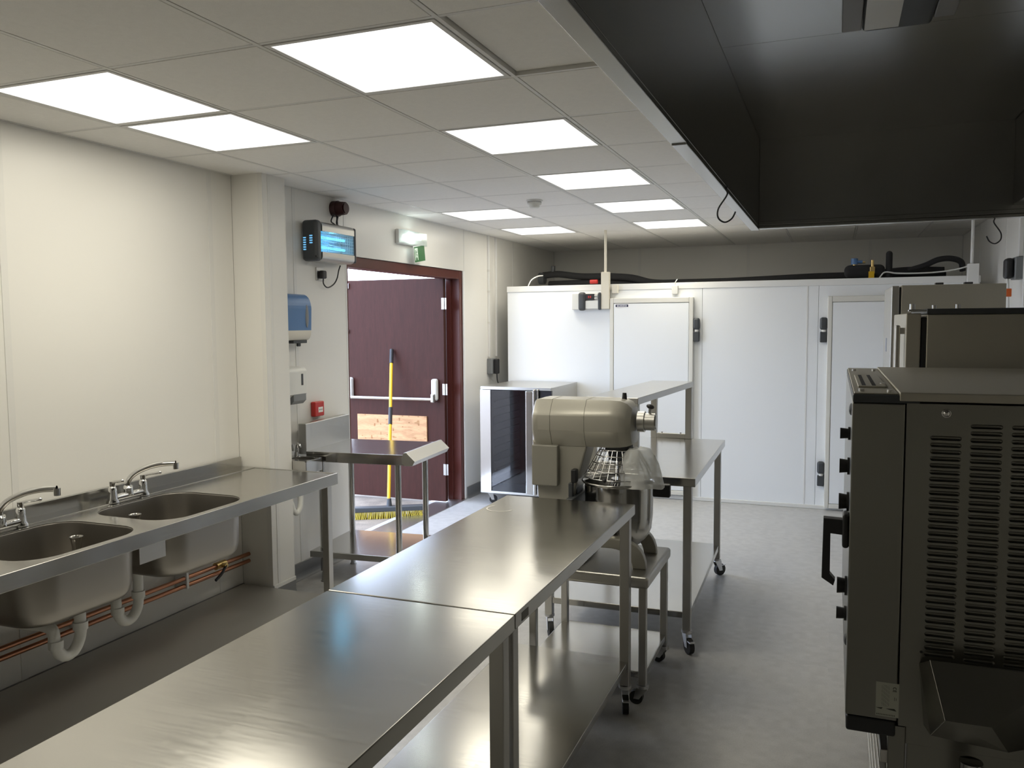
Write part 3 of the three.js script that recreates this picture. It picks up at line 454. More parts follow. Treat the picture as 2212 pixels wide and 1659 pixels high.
{
  const t = thing('fly_killer', 'electric fly killer with glowing blue tubes high on the door wall', 'fly killer', [XD, 2.0, -4.39]), L = 0.45, D = 0.125, H = 0.255;
  part('end_cap', bx(0.012, D, 0, H, -0.05, 0.012, 0.022), M.darkGrey, t, 'dark end cap with blue vents');
  part('end_cap', bx(0.012, D, 0.01, H - 0.012, -L, -L + 0.03, 0.02), M.darkGrey, t);
  const prof = (y0, y1) => { const s = new THREE.Shape(); s.moveTo(0.012, y0); s.lineTo(D - 0.03, y0); s.quadraticCurveTo(D - 0.002, y0 + (y1 - y0) * 0.1, D, y0 + (y1 - y0) * 0.5); s.lineTo(D, y1); s.lineTo(0.012, y1); s.closePath(); const g = extr(s, L - 0.08, 0); g.translate(0, 0, -L + 0.03); return g; };
  part('lower_casing', muv(prof(0.004, 0.06)), M.satin, t); const up = prof(0, 0.06); up.scale(1, -1, 1); up.translate(0, H - 0.006, 0); const ix = up.attributes.position; for (let i = 0; i < ix.count; i += 3) { const a = [ix.getX(i), ix.getY(i), ix.getZ(i)]; ix.setXYZ(i, ix.getX(i + 1), ix.getY(i + 1), ix.getZ(i + 1)); ix.setXYZ(i + 1, ...a); } up.computeVertexNormals(); part('upper_casing', muv(up), M.satin, t);
  part('back_plate', bx(0.012, 0.02, 0.05, H - 0.05, -L + 0.03, -0.05, 0), std(lin(0.25, 0.42, 0.6), 0.4), t);
  part('wall_bracket', bx(0, 0.014, 0.06, H - 0.06, -L + 0.1, -0.1, 0.002), M.grey, t);
  for (const y of [0.095, 0.158]) { part('glow_tube', rod([0.065, y, -0.05], [0.065, y, -L + 0.06], 0.008, 10), glow(lin(0.12, 0.72, 1.0), 1.5), t); const l = new THREE.PointLight(lin(0.15, 0.6, 1), 0.03); l.position.set(0.085, y, -L / 2); l.shadow.radius = 1; l.castShadow = true; t.add(l); }
  const bars = []; for (let k = 0; k < 34; k++) bars.push(rod([D - 0.004, 0.058, -0.056 - k * 0.0108], [D - 0.004, H - 0.062, -0.056 - k * 0.0108], 0.0012, 5)); for (let k = 0; k < 7; k++) bars.push(rod([D - 0.007, 0.068 + k * 0.02, -0.05], [D - 0.007, 0.068 + k * 0.02, -L + 0.03], 0.0016, 5));
  part('guard_grille', bars, M.zinc, t);
  for (let k = 0; k < 6; k++) part('vent', bx(0.026, 0.046, 0.068 + k * 0.0145, 0.076 + k * 0.0145, 0.0115, 0.0128, 0), glow(lin(0.2, 0.6, 1), 0.75), t);
  for (let k = 0; k < 4; k++) part('vent', bx(0.072, 0.094, 0.108 + k * 0.0145, 0.116 + k * 0.0145, 0.0115, 0.0128, 0), glow(lin(0.2, 0.6, 1), 0.75), t);
  part('fixing_screw', cyl(0.118, 0.028, 0.004, 0.006, 0.006, 0.02, 'z', 10), M.black, t);
}
{
  const k = thing('power_socket', 'wall socket with a black plug under the fly killer', 'socket', [XD, 1.93, -4.58]);
  part('face_plate', bx(0, 0.01, -0.043, 0.043, -0.043, 0.043, 0.003), M.zinc, k); part('plug', bx(0.01, 0.045, -0.03, 0.022, -0.024, 0.024, 0.01), M.black, k);
  part('plug_cable', tube([[0.03, -0.028, 0], [0.03, -0.06, 0.0], [0.03, -0.085, -0.04], [0.03, -0.06, -0.12], [0.03, -0.02, -0.16], [0.035, 0.035, -0.175], [0.045, 0.066, -0.18]], 0.0045, 40, 6), M.black, k);
  const s = thing('alarm_sounder', 'dark red round alarm sounder on wall just below the ceiling', 'alarm', [XD, 2.37, -4.76]);
  part('sounder_base', cyl(0.02, 0, 0, 0.052, 0.052, 0.04, 'x', 26), M.maroon, s); part('sounder_horn', [cyl(0.065, 0, 0, 0.047, 0.042, 0.055, 'x', 26), cyl(0.095, 0, 0, 0.028, 0.034, 0.012, 'x', 20)], M.maroon, s);
  const c = [[[0.03, -0.045, 0.03], [0.04, -0.06, 0.07], [0.03, -0.09, 0.075], [0.03, -0.105, 0.04], [0.03, -0.118, 0.01]], [[0.03, -0.045, -0.01], [0.035, -0.08, 0.01], [0.03, -0.11, 0.0]], [[0.03, -0.045, 0.01], [0.045, -0.07, 0.03], [0.035, -0.1, 0.02], [0.03, -0.115, -0.03]]].map((p) => tube(p, 0.0045, 24, 6)); part('cable_loop', c, M.black, s);
}
{
  const e = thing('emergency_light', 'lit emergency bulkhead light with ribbed clear cover above the door', 'emergency light', [XD, 2.27, -5.79]);
  part('backing', bx(0, 0.03, -0.055, 0.055, -0.205, 0.205, 0.008), M.whitePlastic, e);
  part('lamp_tube', rod([0.042, 0.0, -0.13], [0.042, 0.0, 0.16], 0.008, 10), glow(lin(0.92, 1, 0.97), 2.2), e);
  const l = new THREE.PointLight(lin(0.9, 1, 0.97), 0.05); l.position.set(0.075, 0, 0.02); l.castShadow = true; e.add(l);
  const ribs = [bx(0.06, 0.064, -0.048, 0.048, -0.198, 0.198, 0.001)]; for (let k = 0; k < 18; k++) ribs.push(at(bx(0.0, 0.006, -0.05, 0.05, -0.0025, 0.0025, 0), 0.064, 0, -0.185 + k * 0.0218, 0, 0.0)); ribs.push(bx(0.03, 0.062, 0.046, 0.05, -0.2, 0.2, 0), bx(0.03, 0.062, -0.05, -0.046, -0.2, 0.2, 0), bx(0.03, 0.062, -0.05, 0.05, 0.196, 0.2, 0), bx(0.03, 0.062, -0.05, 0.05, -0.2, -0.196, 0));
  part('ribbed_cover', ribs, M.clear, e);
  const T = canvasTex(160, 128, (g, w, h) => { g.fillStyle = '#2f6a3a'; g.fillRect(0, 0, w, h); g.fillStyle = '#d8e6dc'; g.fillRect(10, 12, 46, 100); g.fillStyle = '#2f6a3a'; g.fillRect(20, 26, 26, 86); g.fillStyle = '#d8e6dc'; g.beginPath(); g.arc(36, 34, 8, 0, 7); g.fill(); g.lineWidth = 9; g.strokeStyle = '#d8e6dc'; g.beginPath(); g.moveTo(36, 46); g.lineTo(32, 72); g.lineTo(46, 92); g.moveTo(32, 72); g.lineTo(18, 96); g.moveTo(36, 50); g.lineTo(52, 66); g.stroke(); });
  const s = thing('exit_sign', 'green exit pictogram sign hanging crooked below the emergency light', 'sign', [XD + 0.05, 2.215, -5.87]);
  const pg = new THREE.BoxGeometry(0.006, 0.13, 0.19); pg.translate(0, -0.06, 0); pg.rotateX(0.16); part('sign_plate', pg, M.whitePlastic, s);
  const pr = new THREE.PlaneGeometry(0.18, 0.12); pr.rotateY(Math.PI / 2); pr.translate(0.0035, -0.06, 0); pr.rotateX(0.16); part('sign_print', pr, std(0xffffff, 0.4, 0, { map: T }), s);
}
{
  const d = thing('towel_dispenser', 'blue and cream paper towel dispenser on wall beside the pillar', 'dispenser', [XD, 1.5, -4.19]);
  const s = new THREE.Shape(); s.moveTo(0, 0.075); s.lineTo(0.105, 0.07); s.lineTo(0.11, 0.2); s.quadraticCurveTo(0.105, 0.275, 0.06, 0.285); s.lineTo(0, 0.29); s.closePath(); const g = extr(s, 0.26, 0.004); g.translate(0, 0, -0.13); part('cover', g, M.blue, d);
  const s2 = new THREE.Shape(); s2.moveTo(0, 0.01); s2.lineTo(0.08, 0.012); s2.quadraticCurveTo(0.105, 0.02, 0.106, 0.066); s2.lineTo(0, 0.072); s2.closePath(); const g2 = extr(s2, 0.26, 0.003); g2.translate(0, 0, -0.13); part('lower_tray', g2, M.cream, d);
  const gr = new THREE.SphereGeometry(1, 20, 14); gr.scale(0.006, 0.07, 0.016); part('side_grip', at(gr, 0.112, 0.155, -0.085), M.grey, d); part('feed_slot', bx(0.02, 0.085, -0.01, 0.01, -0.12, 0.02, 0.004), M.darkGrey, d); part('towel_end', bx(0.045, 0.06, -0.03, -0.008, -0.09, -0.06, 0.004), M.darkGrey, d);
}
{
  const d = thing('soap_dispenser', 'white soap dispenser with grey push lever below the towel dispenser', 'dispenser', [XD, 1.125, -4.17]);
  const s = new THREE.Shape(); s.moveTo(0, 0.02); s.lineTo(0.06, 0.025); s.lineTo(0.1, 0.06); s.lineTo(0.1, 0.19); s.quadraticCurveTo(0.1, 0.212, 0.07, 0.215); s.lineTo(0, 0.218); s.closePath(); const g = extr(s, 0.19, 0.005); g.translate(0, 0, -0.095); part('casing', g, M.whitePlastic, d);
  part('push_lever', at(extr(poly([[0.03, 0.0], [0.085, 0.0], [0.106, 0.02], [0.106, 0.055], [0.07, 0.028]]), 0.12, 0.003), 0, 0, -0.08), M.grey, d); part('level_window', bx(0.1, 0.107, 0.11, 0.18, -0.06, -0.04, 0.002), M.darkGrey, d);
  const f = thing('fire_call_point', 'small red fire alarm call point on wall above the dish table', 'call point', [XD, 1.06, -4.5]);
  part('casing', bx(0, 0.035, -0.048, 0.048, -0.052, 0.052, 0.008), M.red, f);
  const T = canvasTex(96, 64, (g2, w, h) => { g2.fillStyle = '#e8e6e2'; g2.fillRect(0, 0, w, h); g2.fillStyle = '#555'; for (const x of [16, 42, 68]) { g2.beginPath(); g2.arc(x + 6, 32, 8, 0, 7); g2.fill(); } });
  const pl = new THREE.PlaneGeometry(0.05, 0.034); pl.rotateY(Math.PI / 2); pl.translate(0.0358, -0.005, -0.008); part('press_plate', pl, std(0xffffff, 0.4, 0, { map: T }), f);
}
{
  const c = thing('conduit_run', 'pair of thin white conduits dropping to the corner socket', 'conduit', [XD, 0, -7.38]);
  part('conduit', bx(0, 0.018, 1.28, CEIL, -0.012, 0.012, 0.003), M.white, c); part('conduit', bx(0, 0.018, 1.28, CEIL, -0.202, -0.178, 0.003), M.white, c);
  for (const y of [2.1, 1.9, 1.6]) part('conduit_clip', bx(0, 0.021, y, y + 0.02, -0.015, 0.015, 0.002), M.strip, c);
  const k = thing('power_socket', 'grey socket box with black plug in the corner above the prover', 'socket', [XD, 1.19, -7.41]);
  part('socket_box', bx(0, 0.05, -0.075, 0.075, -0.07, 0.07, 0.006), M.grey, k); part('plug', bx(0.05, 0.095, -0.075, 0.07, -0.03, 0.03, 0.012), M.black, k); part('plug_cable', tube([[0.075, -0.07, 0], [0.08, -0.14, 0], [0.1, -0.2, -0.0], [0.1, -0.26, 0]], 0.0055, 20, 6), M.black, k);
}
{
  const d = thing('smoke_detector', 'white round smoke detector on the ceiling between the light rows', 'smoke detector', [GX + GS * 0.5, CEIL, GZ - GS * 5.5]);
  part('base', cyl(0, -0.004, 0, 0.058, 0.06, 0.016, 'y', 30), M.white, d); part('head', lathe([[0, -0.055], [0.03, -0.055], [0.036, -0.046], [0.036, -0.036], [0.048, -0.03], [0.05, -0.012], [0, -0.012]], 30), M.whitePlastic, d);
}
{
  const k = thing('power_socket', 'grey isolator box with black plug high on the right wall', 'socket', [XR, 1.95, -6.5]);
  part('socket_box', bx(-0.055, 0, -0.075, 0.075, -0.08, 0.08, 0.006), M.grey, k); part('plug', bx(-0.11, -0.055, -0.07, 0.07, -0.05, 0.05, 0.024), M.black, k); part('cable', tube([[-0.085, -0.06, 0], [-0.082, -0.12, 0], [-0.078, -0.2, 0], [-0.075, -0.45, 0]], 0.009, 20, 8), M.white, k); part('cable_tag', bx(-0.105, -0.06, -0.19, -0.135, -0.012, 0.012, 0.004), std(lin(0.75, 0.14, 0.02), 0.5), k, 'orange tag on the cable');
  const c = thing('conduit_run', 'pale conduit rising up the right wall above the isolator', 'conduit', [XR, 0, -6.5]); part('conduit', bx(-0.028, 0, 2.03, CEIL, -0.02, 0.02, 0.004), M.white, c); part('conduit', bx(-0.022, 0, 1.3, CEIL, 0.14, 0.17, 0.004), M.white, c);
}

// ---------------------------------------------------------------- broom outside against the door
{
  const hx = -3.45, hz = -5.97, b = thing('broom', 'yellow handled broom leaning on the open brown door', 'broom', [hx, -0.012, hz], 0);
  const dx = Math.cos(0.53), dz = -Math.sin(0.53), A = 0.53, hd = bx(-0.29, 0.29, 0.055, 0.1, -0.035, 0.035, 0.012); part('head', at(hd, 0, 0, 0, A), M.darkGrey, b);
  const br = []; for (let i = 0; i < 44; i++) for (let j = 0; j < 4; j++) { const x = -0.28 + i * 0.01303, z = -0.027 + j * 0.018, s = (x / 0.29) * 0.022 + (rnd() - 0.5) * 0.012; br.push(rod([x, 0.06, z], [x + s, 0.0, z * 1.35 + (rnd() - 0.5) * 0.01], 0.0045, 5)); } const bg = merge(br); bg.rotateY(A); const bm = part('bristles', bg, M.bristle, b); bm.userData.kind = 'stuff';
  const B = [0, 0.1, 0], T = [-0.29, 1.385, -0.605], L = (t) => B.map((v, i) => v + (T[i] - v) * t);
  part('socket', [cyl(0, 0.125, -0.01, 0.024, 0.017, 0.07)], M.darkGrey, b);
  part('handle', rod(L(0.02), L(0.97), 0.0145, 14), M.yellow, b); part('grip', rod(L(0.905), L(1), 0.018, 14), M.black, b); part('grip', rod(L(0.5), L(0.61), 0.0175, 14), M.black, b);
}

// ---------------------------------------------------------------- prover cabinet in the corner
{
  const p = thing('prover_cabinet', 'steel dough prover with glass door in the corner by the cold room', 'cabinet', [-2.91, 0, -6.66]), W = 0.665, D = 0.76, y0 = 0.125, y1 = 1.05;
  part('shell', [bx(0, 0.018, y0, y1, -D, -0.03, 0.002), bx(W - 0.018, W, y0, y1, -D, -0.03, 0.002), bx(0.018, W - 0.018, y1 - 0.018, y1, -D, -0.03, 0.001), bx(0.018, W - 0.018, y0, y0 + 0.03, -D, -0.03, 0.001), bx(0.018, W - 0.018, y0 + 0.03, y1 - 0.018, -D, -D + 0.018, 0.001)], M.satin, p);
  part('liner', [bx(0.02, 0.1, y0 + 0.04, y1 - 0.03, -D + 0.02, -0.05, 0.002), bx(0.47, 0.55, y0 + 0.04, y1 - 0.03, -D + 0.02, -0.05, 0.002)], M.satin, p);
  for (let k = 0; k < 11; k++) part('tray_rail', [bx(0.1, 0.118, y0 + 0.1 + k * 0.068, y0 + 0.112 + k * 0.068, -D + 0.06, -0.08, 0.002), bx(0.452, 0.47, y0 + 0.1 + k * 0.068, y0 + 0.112 + k * 0.068, -D + 0.06, -0.08, 0.002)], M.satin, p);
  part('top_strip', bx(0.008, W, y1 - 0.025, y1 + 0.002, -0.03, 0.006, 0.003), M.satin, p);
  const d = part('glass_door', bx(0.1, 0.425, y0 + 0.0, y1 - 0.03, -0.012, -0.006, 0), M.pane, p);
  part('door_stile', bx(0.0, 0.102, y0, y1 - 0.028, -0.028, 0.0, 0.002), M.polish, d); part('door_stile', bx(0.425, 0.5, y0 - 0.012, y1 - 0.028, -0.028, 0.004, 0.012), M.polish, d);
  part('door_handle', [bx(0.505, 0.53, y0 - 0.012, y1 - 0.012, -0.01, 0.034, 0.011), bx(0.536, 0.556, y0 - 0.012, y1 - 0.012, -0.03, 0.02, 0.009)], M.polish, d); part('door_rail', [bx(0.102, 0.425, y0, y0 + 0.075, -0.024, -0.014, 0.001)], M.black, d);
  part('control_panel', bx(0.56, W, y0 + 0.01, y1 - 0.028, -0.03, 0.0, 0.003), std(lin(0.025, 0.026, 0.035), 0.2), p); part('control_label', bx(0.572, W - 0.008, y0 + 0.04, y0 + 0.075, 0, 0.0012, 0), std(lin(0.03, 0.05, 0.25), 0.4), p); part('control_mark', [bx(0.58, 0.6, y0 + 0.056, y0 + 0.06, 0.0012, 0.002, 0), bx(0.606, 0.622, y0 + 0.056, y0 + 0.06, 0.0012, 0.002, 0), bx(0.63, 0.648, y0 + 0.056, y0 + 0.06, 0.0012, 0.002, 0)], M.white, p);
  part('base_rail', bx(0, W, y0 - 0.02, y0, -0.04, 0.002, 0.003), M.satin, p);
  for (const [x, z] of [[0.06, -0.08], [0.6, -0.08], [0.06, -0.68], [0.6, -0.68]]) castor(p, x, z, y0 - 0.02, 1.9, false);
}

// ---------------------------------------------------------------- planetary mixer on its trolley
{
  const m = thing('planetary_mixer', 'grey planetary mixer with steel bowl and wire guard on trolley', 'mixer', [-0.885, 0.5505, -3.565], 0.03), Y = (v) => v - 0.5505;
  // head: eight-sided section drawn out along x with a rounded nose
  const sec = (k, dy = 0) => [[0.075, 0.103], [0.112, 0.06], [0.125, 0.035], [0.125, -0.03], [0.085, -0.103], [-0.085, -0.103], [-0.125, -0.03], [-0.125, 0.035], [-0.112, 0.06], [-0.075, 0.103]].map(([z, y]) => [z * k, y * k + dy]);
  const st = [[-0.372, 0.86, -0.004], [-0.362, 0.96, 0], [-0.34, 1, 0], [-0.02, 1, 0], [0.02, 0.98, 0.0], [0.05, 0.9, -0.004], [0.07, 0.76, -0.012], [0.078, 0.5, -0.018]];
  const rings = st.map(([x, k, dy]) => sec(k, dy).map(([z, y]) => [x, Y(1.162) + y, z]));
  const first = rings[0].map((p) => [p[0], Y(1.158) + (p[1] - Y(1.158)) * 0.02, p[2] * 0.02]);
  part('head', muv(toCreasedNormals(loft([first, ...rings]).toNonIndexed(), 0.5)), M.paint, m);
  part('head_seam', [-0.285, -0.13].map((x) => { const pts = sec(1.004).map(([z, y]) => [x, Y(1.162) + y, z]); pts.push(pts[0]); return pts.slice(0, -1).map((p, i) => rod(p, pts[i + 1], 0.0012, 4)); }).flat(), M.paintDark, m);
  part('attachment_hub', [cyl(0.1, Y(1.168), 0.0, 0.046, 0.046, 0.03, 'x', 24), cyl(0.135, Y(1.168), 0.0, 0.038, 0.038, 0.05, 'x', 24), cyl(0.162, Y(1.168), 0, 0.034, 0.03, 0.008, 'x', 24)], M.satin, m);
  const kn = part('hub_screw', [rod([0.135, Y(1.2), 0.0], [0.137, Y(1.228), 0.0], 0.006)], M.zinc, m); part('screw_knob', at(new THREE.SphereGeometry(0.015, 14, 10).scale(1.2, 0.7, 1), 0.138, Y(1.235), 0, 0, 0, -0.3), M.black, kn);
  part('speed_knob', [cyl(0.015, Y(1.275), -0.04, 0.012, 0.009, 0.03)], M.black, m);
  // column, control box, base
  const col = extr(poly([[-0.37, Y(1.07)], [-0.13, Y(1.07)], [-0.19, Y(0.86)], [-0.21, Y(0.68)], [-0.2, Y(0.56)], [-0.33, Y(0.56)], [-0.34, Y(0.8)], [-0.36, Y(0.95)]]), 0.15, 0.008); col.translate(0, 0, -0.075); part('column', muv(col), M.paint, m);
  part('control_box', bx(-0.372, -0.252, Y(0.88), Y(1.062), 0.08, 0.115, 0.005), M.paintDark, m);
  part('slide_rail', bx(-0.205, -0.18, Y(0.7), Y(1.02), -0.05, 0.05, 0.003), M.darkGrey, m);
  part('base', bx(-0.35, -0.12, 0.003, 0.035, -0.11, 0.11, 0.01), M.paint, m);
  for (const s of [-1, 1]) { const f = new THREE.Shape(); f.moveTo(-0.28, 0.0); f.lineTo(-0.2, 0); f.quadraticCurveTo(-0.17, 0.075, -0.05, 0.08); f.lineTo(0, 0.08); f.quadraticCurveTo(0.085, 0.075, 0.095, 0); f.lineTo(0.145, 0); f.quadraticCurveTo(0.14, 0.115, 0.01, 0.115); f.lineTo(-0.24, 0.115); f.closePath(); const g = extr(f, 0.03, 0.004); g.translate(0, 0.004, s * 0.13 - 0.015); part('base_leg', muv(g), M.paint, m); }
  // bowl and yoke
  part('bowl', at(lathe([[0.0, 0.055], [0.045, 0.056], [0.09, 0.07], [0.125, 0.1], [0.145, 0.145], [0.15, 0.2], [0.153, 0.34], [0.162, 0.345], [0.167, 0.351], [0.164, 0.357], [0.156, 0.352], [0.149, 0.34], [0.146, 0.2], [0.14, 0.148], [0.12, 0.106], [0.086, 0.077], [0.04, 0.063], [0, 0.062]], 56), 0, 0, 0), M.polish, m);
  part('bowl_yoke', [bx(-0.2, -0.165, Y(0.78), Y(0.84), -0.17, 0.17, 0.006), bx(-0.19, -0.03, Y(0.79), Y(0.815), 0.155, 0.172, 0.004), bx(-0.19, -0.03, Y(0.79), Y(0.815), -0.172, -0.155, 0.004), bx(-0.2, -0.18, Y(0.83), Y(0.9), 0.1, 0.125, 0.004)], M.darkGrey, m);
  part('bowl_clamp', [bx(0.1, 0.2, Y(0.8), Y(0.86), -0.2, -0.165, 0.006)], M.black, m);
  // planetary shaft and whisk
  part('planet_head', [cyl(0, Y(1.05), 0, 0.062, 0.062, 0.02, 'y', 28), cyl(0.0, Y(1.02), 0, 0.045, 0.05, 0.05, 'y', 24)], M.darkGrey, m);
  const wk = part('whisk', [cyl(0.01, Y(0.98), 0, 0.017, 0.017, 0.14, 'y', 16), cyl(0.01, Y(0.905), 0, 0.045, 0.045, 0.012, 'y', 20)], M.polish, m);
  const wires = []; for (let k = 0; k < 9; k++) { const a = k * Math.PI / 9, c = Math.cos(a), s = Math.sin(a); wires.push(tube([[-0.035, 0, 0], [-0.085, -0.1, 0], [-0.088, -0.17, 0], [-0.045, -0.235, 0], [0, -0.25, 0], [0.045, -0.235, 0], [0.088, -0.17, 0], [0.085, -0.1, 0], [0.035, 0, 0]].map(([x, y]) => [0.01 + x * c, Y(0.9) + y, x * s]), 0.0018, 36, 5)); } part('whisk_wires', wires, M.chrome, wk);
  // wire guard
  const gw = []; const ringAt = (y, r, a0 = 0, a1 = 6.283) => tube(Array.from({ length: 25 }, (_, i) => { const a = a0 + (a1 - a0) * i / 24; return [r * Math.cos(a), y, r * Math.sin(a)]; }), 0.0026, 60, 6);
  gw.push(ringAt(Y(1.045), 0.085), ringAt(Y(0.925), 0.155), ringAt(Y(1.02), 0.1, 1.2, 5.6), ringAt(Y(0.99), 0.118, 1.2, 5.6), ringAt(Y(0.957), 0.138, 1.2, 5.6));
  for (let k = 0; k < 26; k++) { const a = k / 26 * 6.283; gw.push(rod([0.085 * Math.cos(a), Y(1.045), 0.085 * Math.sin(a)], [0.155 * Math.cos(a), Y(0.925), 0.155 * Math.sin(a)], 0.0019, 5)); }
  part('wire_guard', gw, M.chrome, m); part('guard_plate', [bx(-0.19, -0.165, Y(0.9), Y(0.96), 0.08, 0.12, 0.006), new THREE.SphereGeometry(0.01, 10, 8).translate(-0.03, Y(0.925), 0.155)], M.black, m);
}
{   // crumpled plastic bag pulled over the front of the guard
  const n = noise2(16, 77), rings = [], N = 40;
  [[1.06, 0.02, 0.05], [1.055, 0.05, 0.055], [1.03, 0.075, 0.065], [0.99, 0.088, 0.07], [0.95, 0.094, 0.074], [0.91, 0.1, 0.078], [0.895, 0.108, 0.084]].forEach(([y, r, q], k) => rings.push(Array.from({ length: N }, (_, i) => { const a = i / N * 6.283, f = 1 + 0.22 * (n(i / N * 16, k * 1.3) - 0.5) + 0.1 * (n(i / N * 16 * 2, k * 2.1 + 5) - 0.5); return [-0.785 + r * 0.9 * f * Math.cos(a) + k * 0.003, y + 0.01 * (n(i / 3, k) - 0.5), -3.5 + q * f * Math.sin(a)]; })));
  one('plastic_bag', 'crumpled clear plastic bag hung on the mixer guard', 'plastic bag', loft([...rings].reverse()), M.bag);
}

// ---------------------------------------------------------------- ovens and refrigerators along the right wall
{
  const x0 = 0.043, x1 = 1.08, z0 = -2.22, z1 = -3.4, y0 = 0.585, y1 = 1.42, xs = 0.165;
  const o = thing('convection_oven', 'large steel convection oven seen from its louvred side', 'oven', [0, 0, 0]);
  part('body', bx(xs, x1, y0, y1 - 0.022, z1, z0 - 0.016, 0.003), M.ovenSteel, o);
  const cols = [[0.2535, 33, 1.319], [0.339, 35, 1.35], [0.4245, 35, 1.35]], ps = poly([[xs + 0.002, y0 + 0.004], [x1 - 0.02, y0 + 0.004], [x1 - 0.02, y1 - 0.019], [xs + 0.002, y1 - 0.019]]);
  for (const [x, n, y] of cols) for (let k = 0; k < n; k++) { const h = new THREE.Path(); rrectPts(0.068, 0.0115, 0.0057, 4).forEach(([a, b], i) => (i ? h.lineTo(x + a, y - k * 0.0168 + b) : h.moveTo(x + a, y - k * 0.0168 + b))); h.closePath(); ps.holes.push(h); }
  const pg = extr(ps, 0.0015, 0.0006); pg.translate(0, 0, z0 - 0.0021); part('side_panel', muv(pg), M.ovenSteel, o);
  part('front_frame', [bx(x0, xs - 0.001, y0 + 0.012, y1 - 0.02, z1, z0 - 0.0, 0.004)], M.ovenSteel, o);
  part('top_band', bx(x0 + 0.001, xs + 0.03, y1 - 0.02, y1, z1, z0, 0.003), M.darkGrey, o);
  part('bottom_band', bx(x0 + 0.002, xs - 0.004, y0 - 0.03, y0 + 0.011, z1, z0, 0.006), M.black, o);
  part('top_plate', bx(0.15, x1, y1 - 0.014, y1 + 0.008, z1 - 0.02, z0 + 0.004, 0.003), M.matteSteel, o);
  part('vent_cover', [bx(x0 + 0.004, 0.148, y1, y1 + 0.004, z1, z0 - 0.01, 0.002), bx(0.06, 0.13, y1 + 0.004, y1 + 0.009, -2.9, -2.4, 0.002)], M.matteSteel, o);
  for (const [x, z] of [[0.065, -2.28], [0.13, -2.26], [0.065, -3.2], [0.13, -3.2], [0.125, -2.5]]) part('top_screw', cyl(x, y1 + 0.006, z, 0.007, 0.007, 0.01, 'y', 10), M.zinc, o);
  for (let k = 0; k < 26; k++) part('vent_slot', [bx(0.07, 0.08, y1 + 0.0088, y1 + 0.0096, -2.42 - k * 0.018, -2.43 - k * 0.018, 0), bx(0.095, 0.105, y1 + 0.0088, y1 + 0.0096, -2.42 - k * 0.018, -2.43 - k * 0.018, 0)], M.black, o);
  // pressed louvres on the side panel
  const louvre = (() => { const rows = [], NS = 20, NT = 6; for (let i = 0; i <= NS; i++) { const s = Math.sin((i / NS * 2 - 1) * Math.PI / 2), e = Math.max(0, (Math.abs(s) - 0.84) / 0.16), h = Math.sqrt(Math.max(0, 1 - e * e)); const r = []; for (let j = 0; j <= NT; j++) { const a = j / NT * Math.PI * 0.62; r.push([s * 0.034, -0.0058 * Math.cos(a) * (0.3 + 0.7 * h), -0.0085 * Math.sin(a) * h]); } rows.push(r); } const pos = rows.flat(2), idx = [], n = NT + 1; for (let i = 0; i < NS; i++) for (let j = 0; j < NT; j++) { const a = i * n + j; idx.push(a, a + 1, a + n, a + n, a + 1, a + n + 1); } const g = new THREE.BufferGeometry(); g.setAttribute('position', new THREE.Float32BufferAttribute(pos, 3)); g.setIndex(idx); g.computeVertexNormals(); return g; })();
  const lm = M.ovenSteel.clone(); lm.side = THREE.DoubleSide; lm.roughness = 0.45;
  cols.forEach(([x, n, y]) => { for (let k = 0; k < n; k++) { const q = part('louvre', louvre, lm, o); q.position.set(x, y - k * 0.0168, z0 - 0.0006); } });
  part('panel_bolt', [at(new THREE.SphereGeometry(0.009, 14, 8, 0, 6.283, 0, 1.57), 0.253, 1.379, z0, 0, Math.PI / 2), at(new THREE.TorusGeometry(0.009, 0.002, 6, 18), 0.253, 1.379, z0)], M.chrome, o);
  part('panel_hole', cyl(0.214, 0.785, z0 + 0.0003, 0.0035, 0.0035, 0.001, 'z', 12), M.black, o);
  const T = canvasTex(160, 256, (g, w, h) => { g.fillStyle = '#b4b5a8'; g.fillRect(0, 0, w, h); g.fillStyle = '#3a3b36'; g.save(); g.translate(118, 26); g.rotate(Math.PI / 2); g.font = 'bold 34px sans-serif'; g.fillText('CE', 0, 0); g.restore(); for (let i = 0; i < 7; i++) for (let y = 20; y < 180; y += 6) if ((i * 7 + y * 13) % 5) g.fillRect(42 + i * 8, y, 2, 4); g.fillRect(128, 104, 3, 26); g.fillRect(140, 108, 3, 20); g.beginPath(); g.moveTo(0, 196); g.lineTo(50, 190); g.lineTo(40, 204); g.fill(); g.beginPath(); g.moveTo(70, 196); g.lineTo(130, 190); g.lineTo(146, 208); g.lineTo(96, 202); g.fill(); for (let x = 8; x < 140; x += 11) g.fillRect(x, 238, 5, 10); });
  const pl = new THREE.PlaneGeometry(0.053, 0.088); pl.translate(0.1405, 0.651, z0 + 0.0006); part('rating_plate', pl, std(0xffffff, 0.45, 0, { map: T }), o);
  // knobs and door handle on the front, which faces left
  for (const [y, z, h] of [[1.313, -2.29, 0.034], [1.228, -2.29, 0.045], [1.135, -2.29, 0.05], [0.912, -2.29, 0.05], [0.838, -2.29, 0.038]]) part('control_knob', [cyl(x0 - 0.004, y, z, h * 0.5, h * 0.5, 0.006, 'x', 20), cyl(x0 - 0.015, y, z, h * 0.42, h * 0.36, 0.022, 'x', 20)], M.black, o);
  for (const y of [1.375, 0.765]) part('indicator', at(new THREE.SphereGeometry(0.016, 14, 8).scale(0.4, 1, 1), x0, y, -2.3), M.darkGrey, o);
  part('handle_boss', bx(x0 - 0.016, x0, 1.02, 1.108, -2.31, -2.25, 0.006), M.black, o);
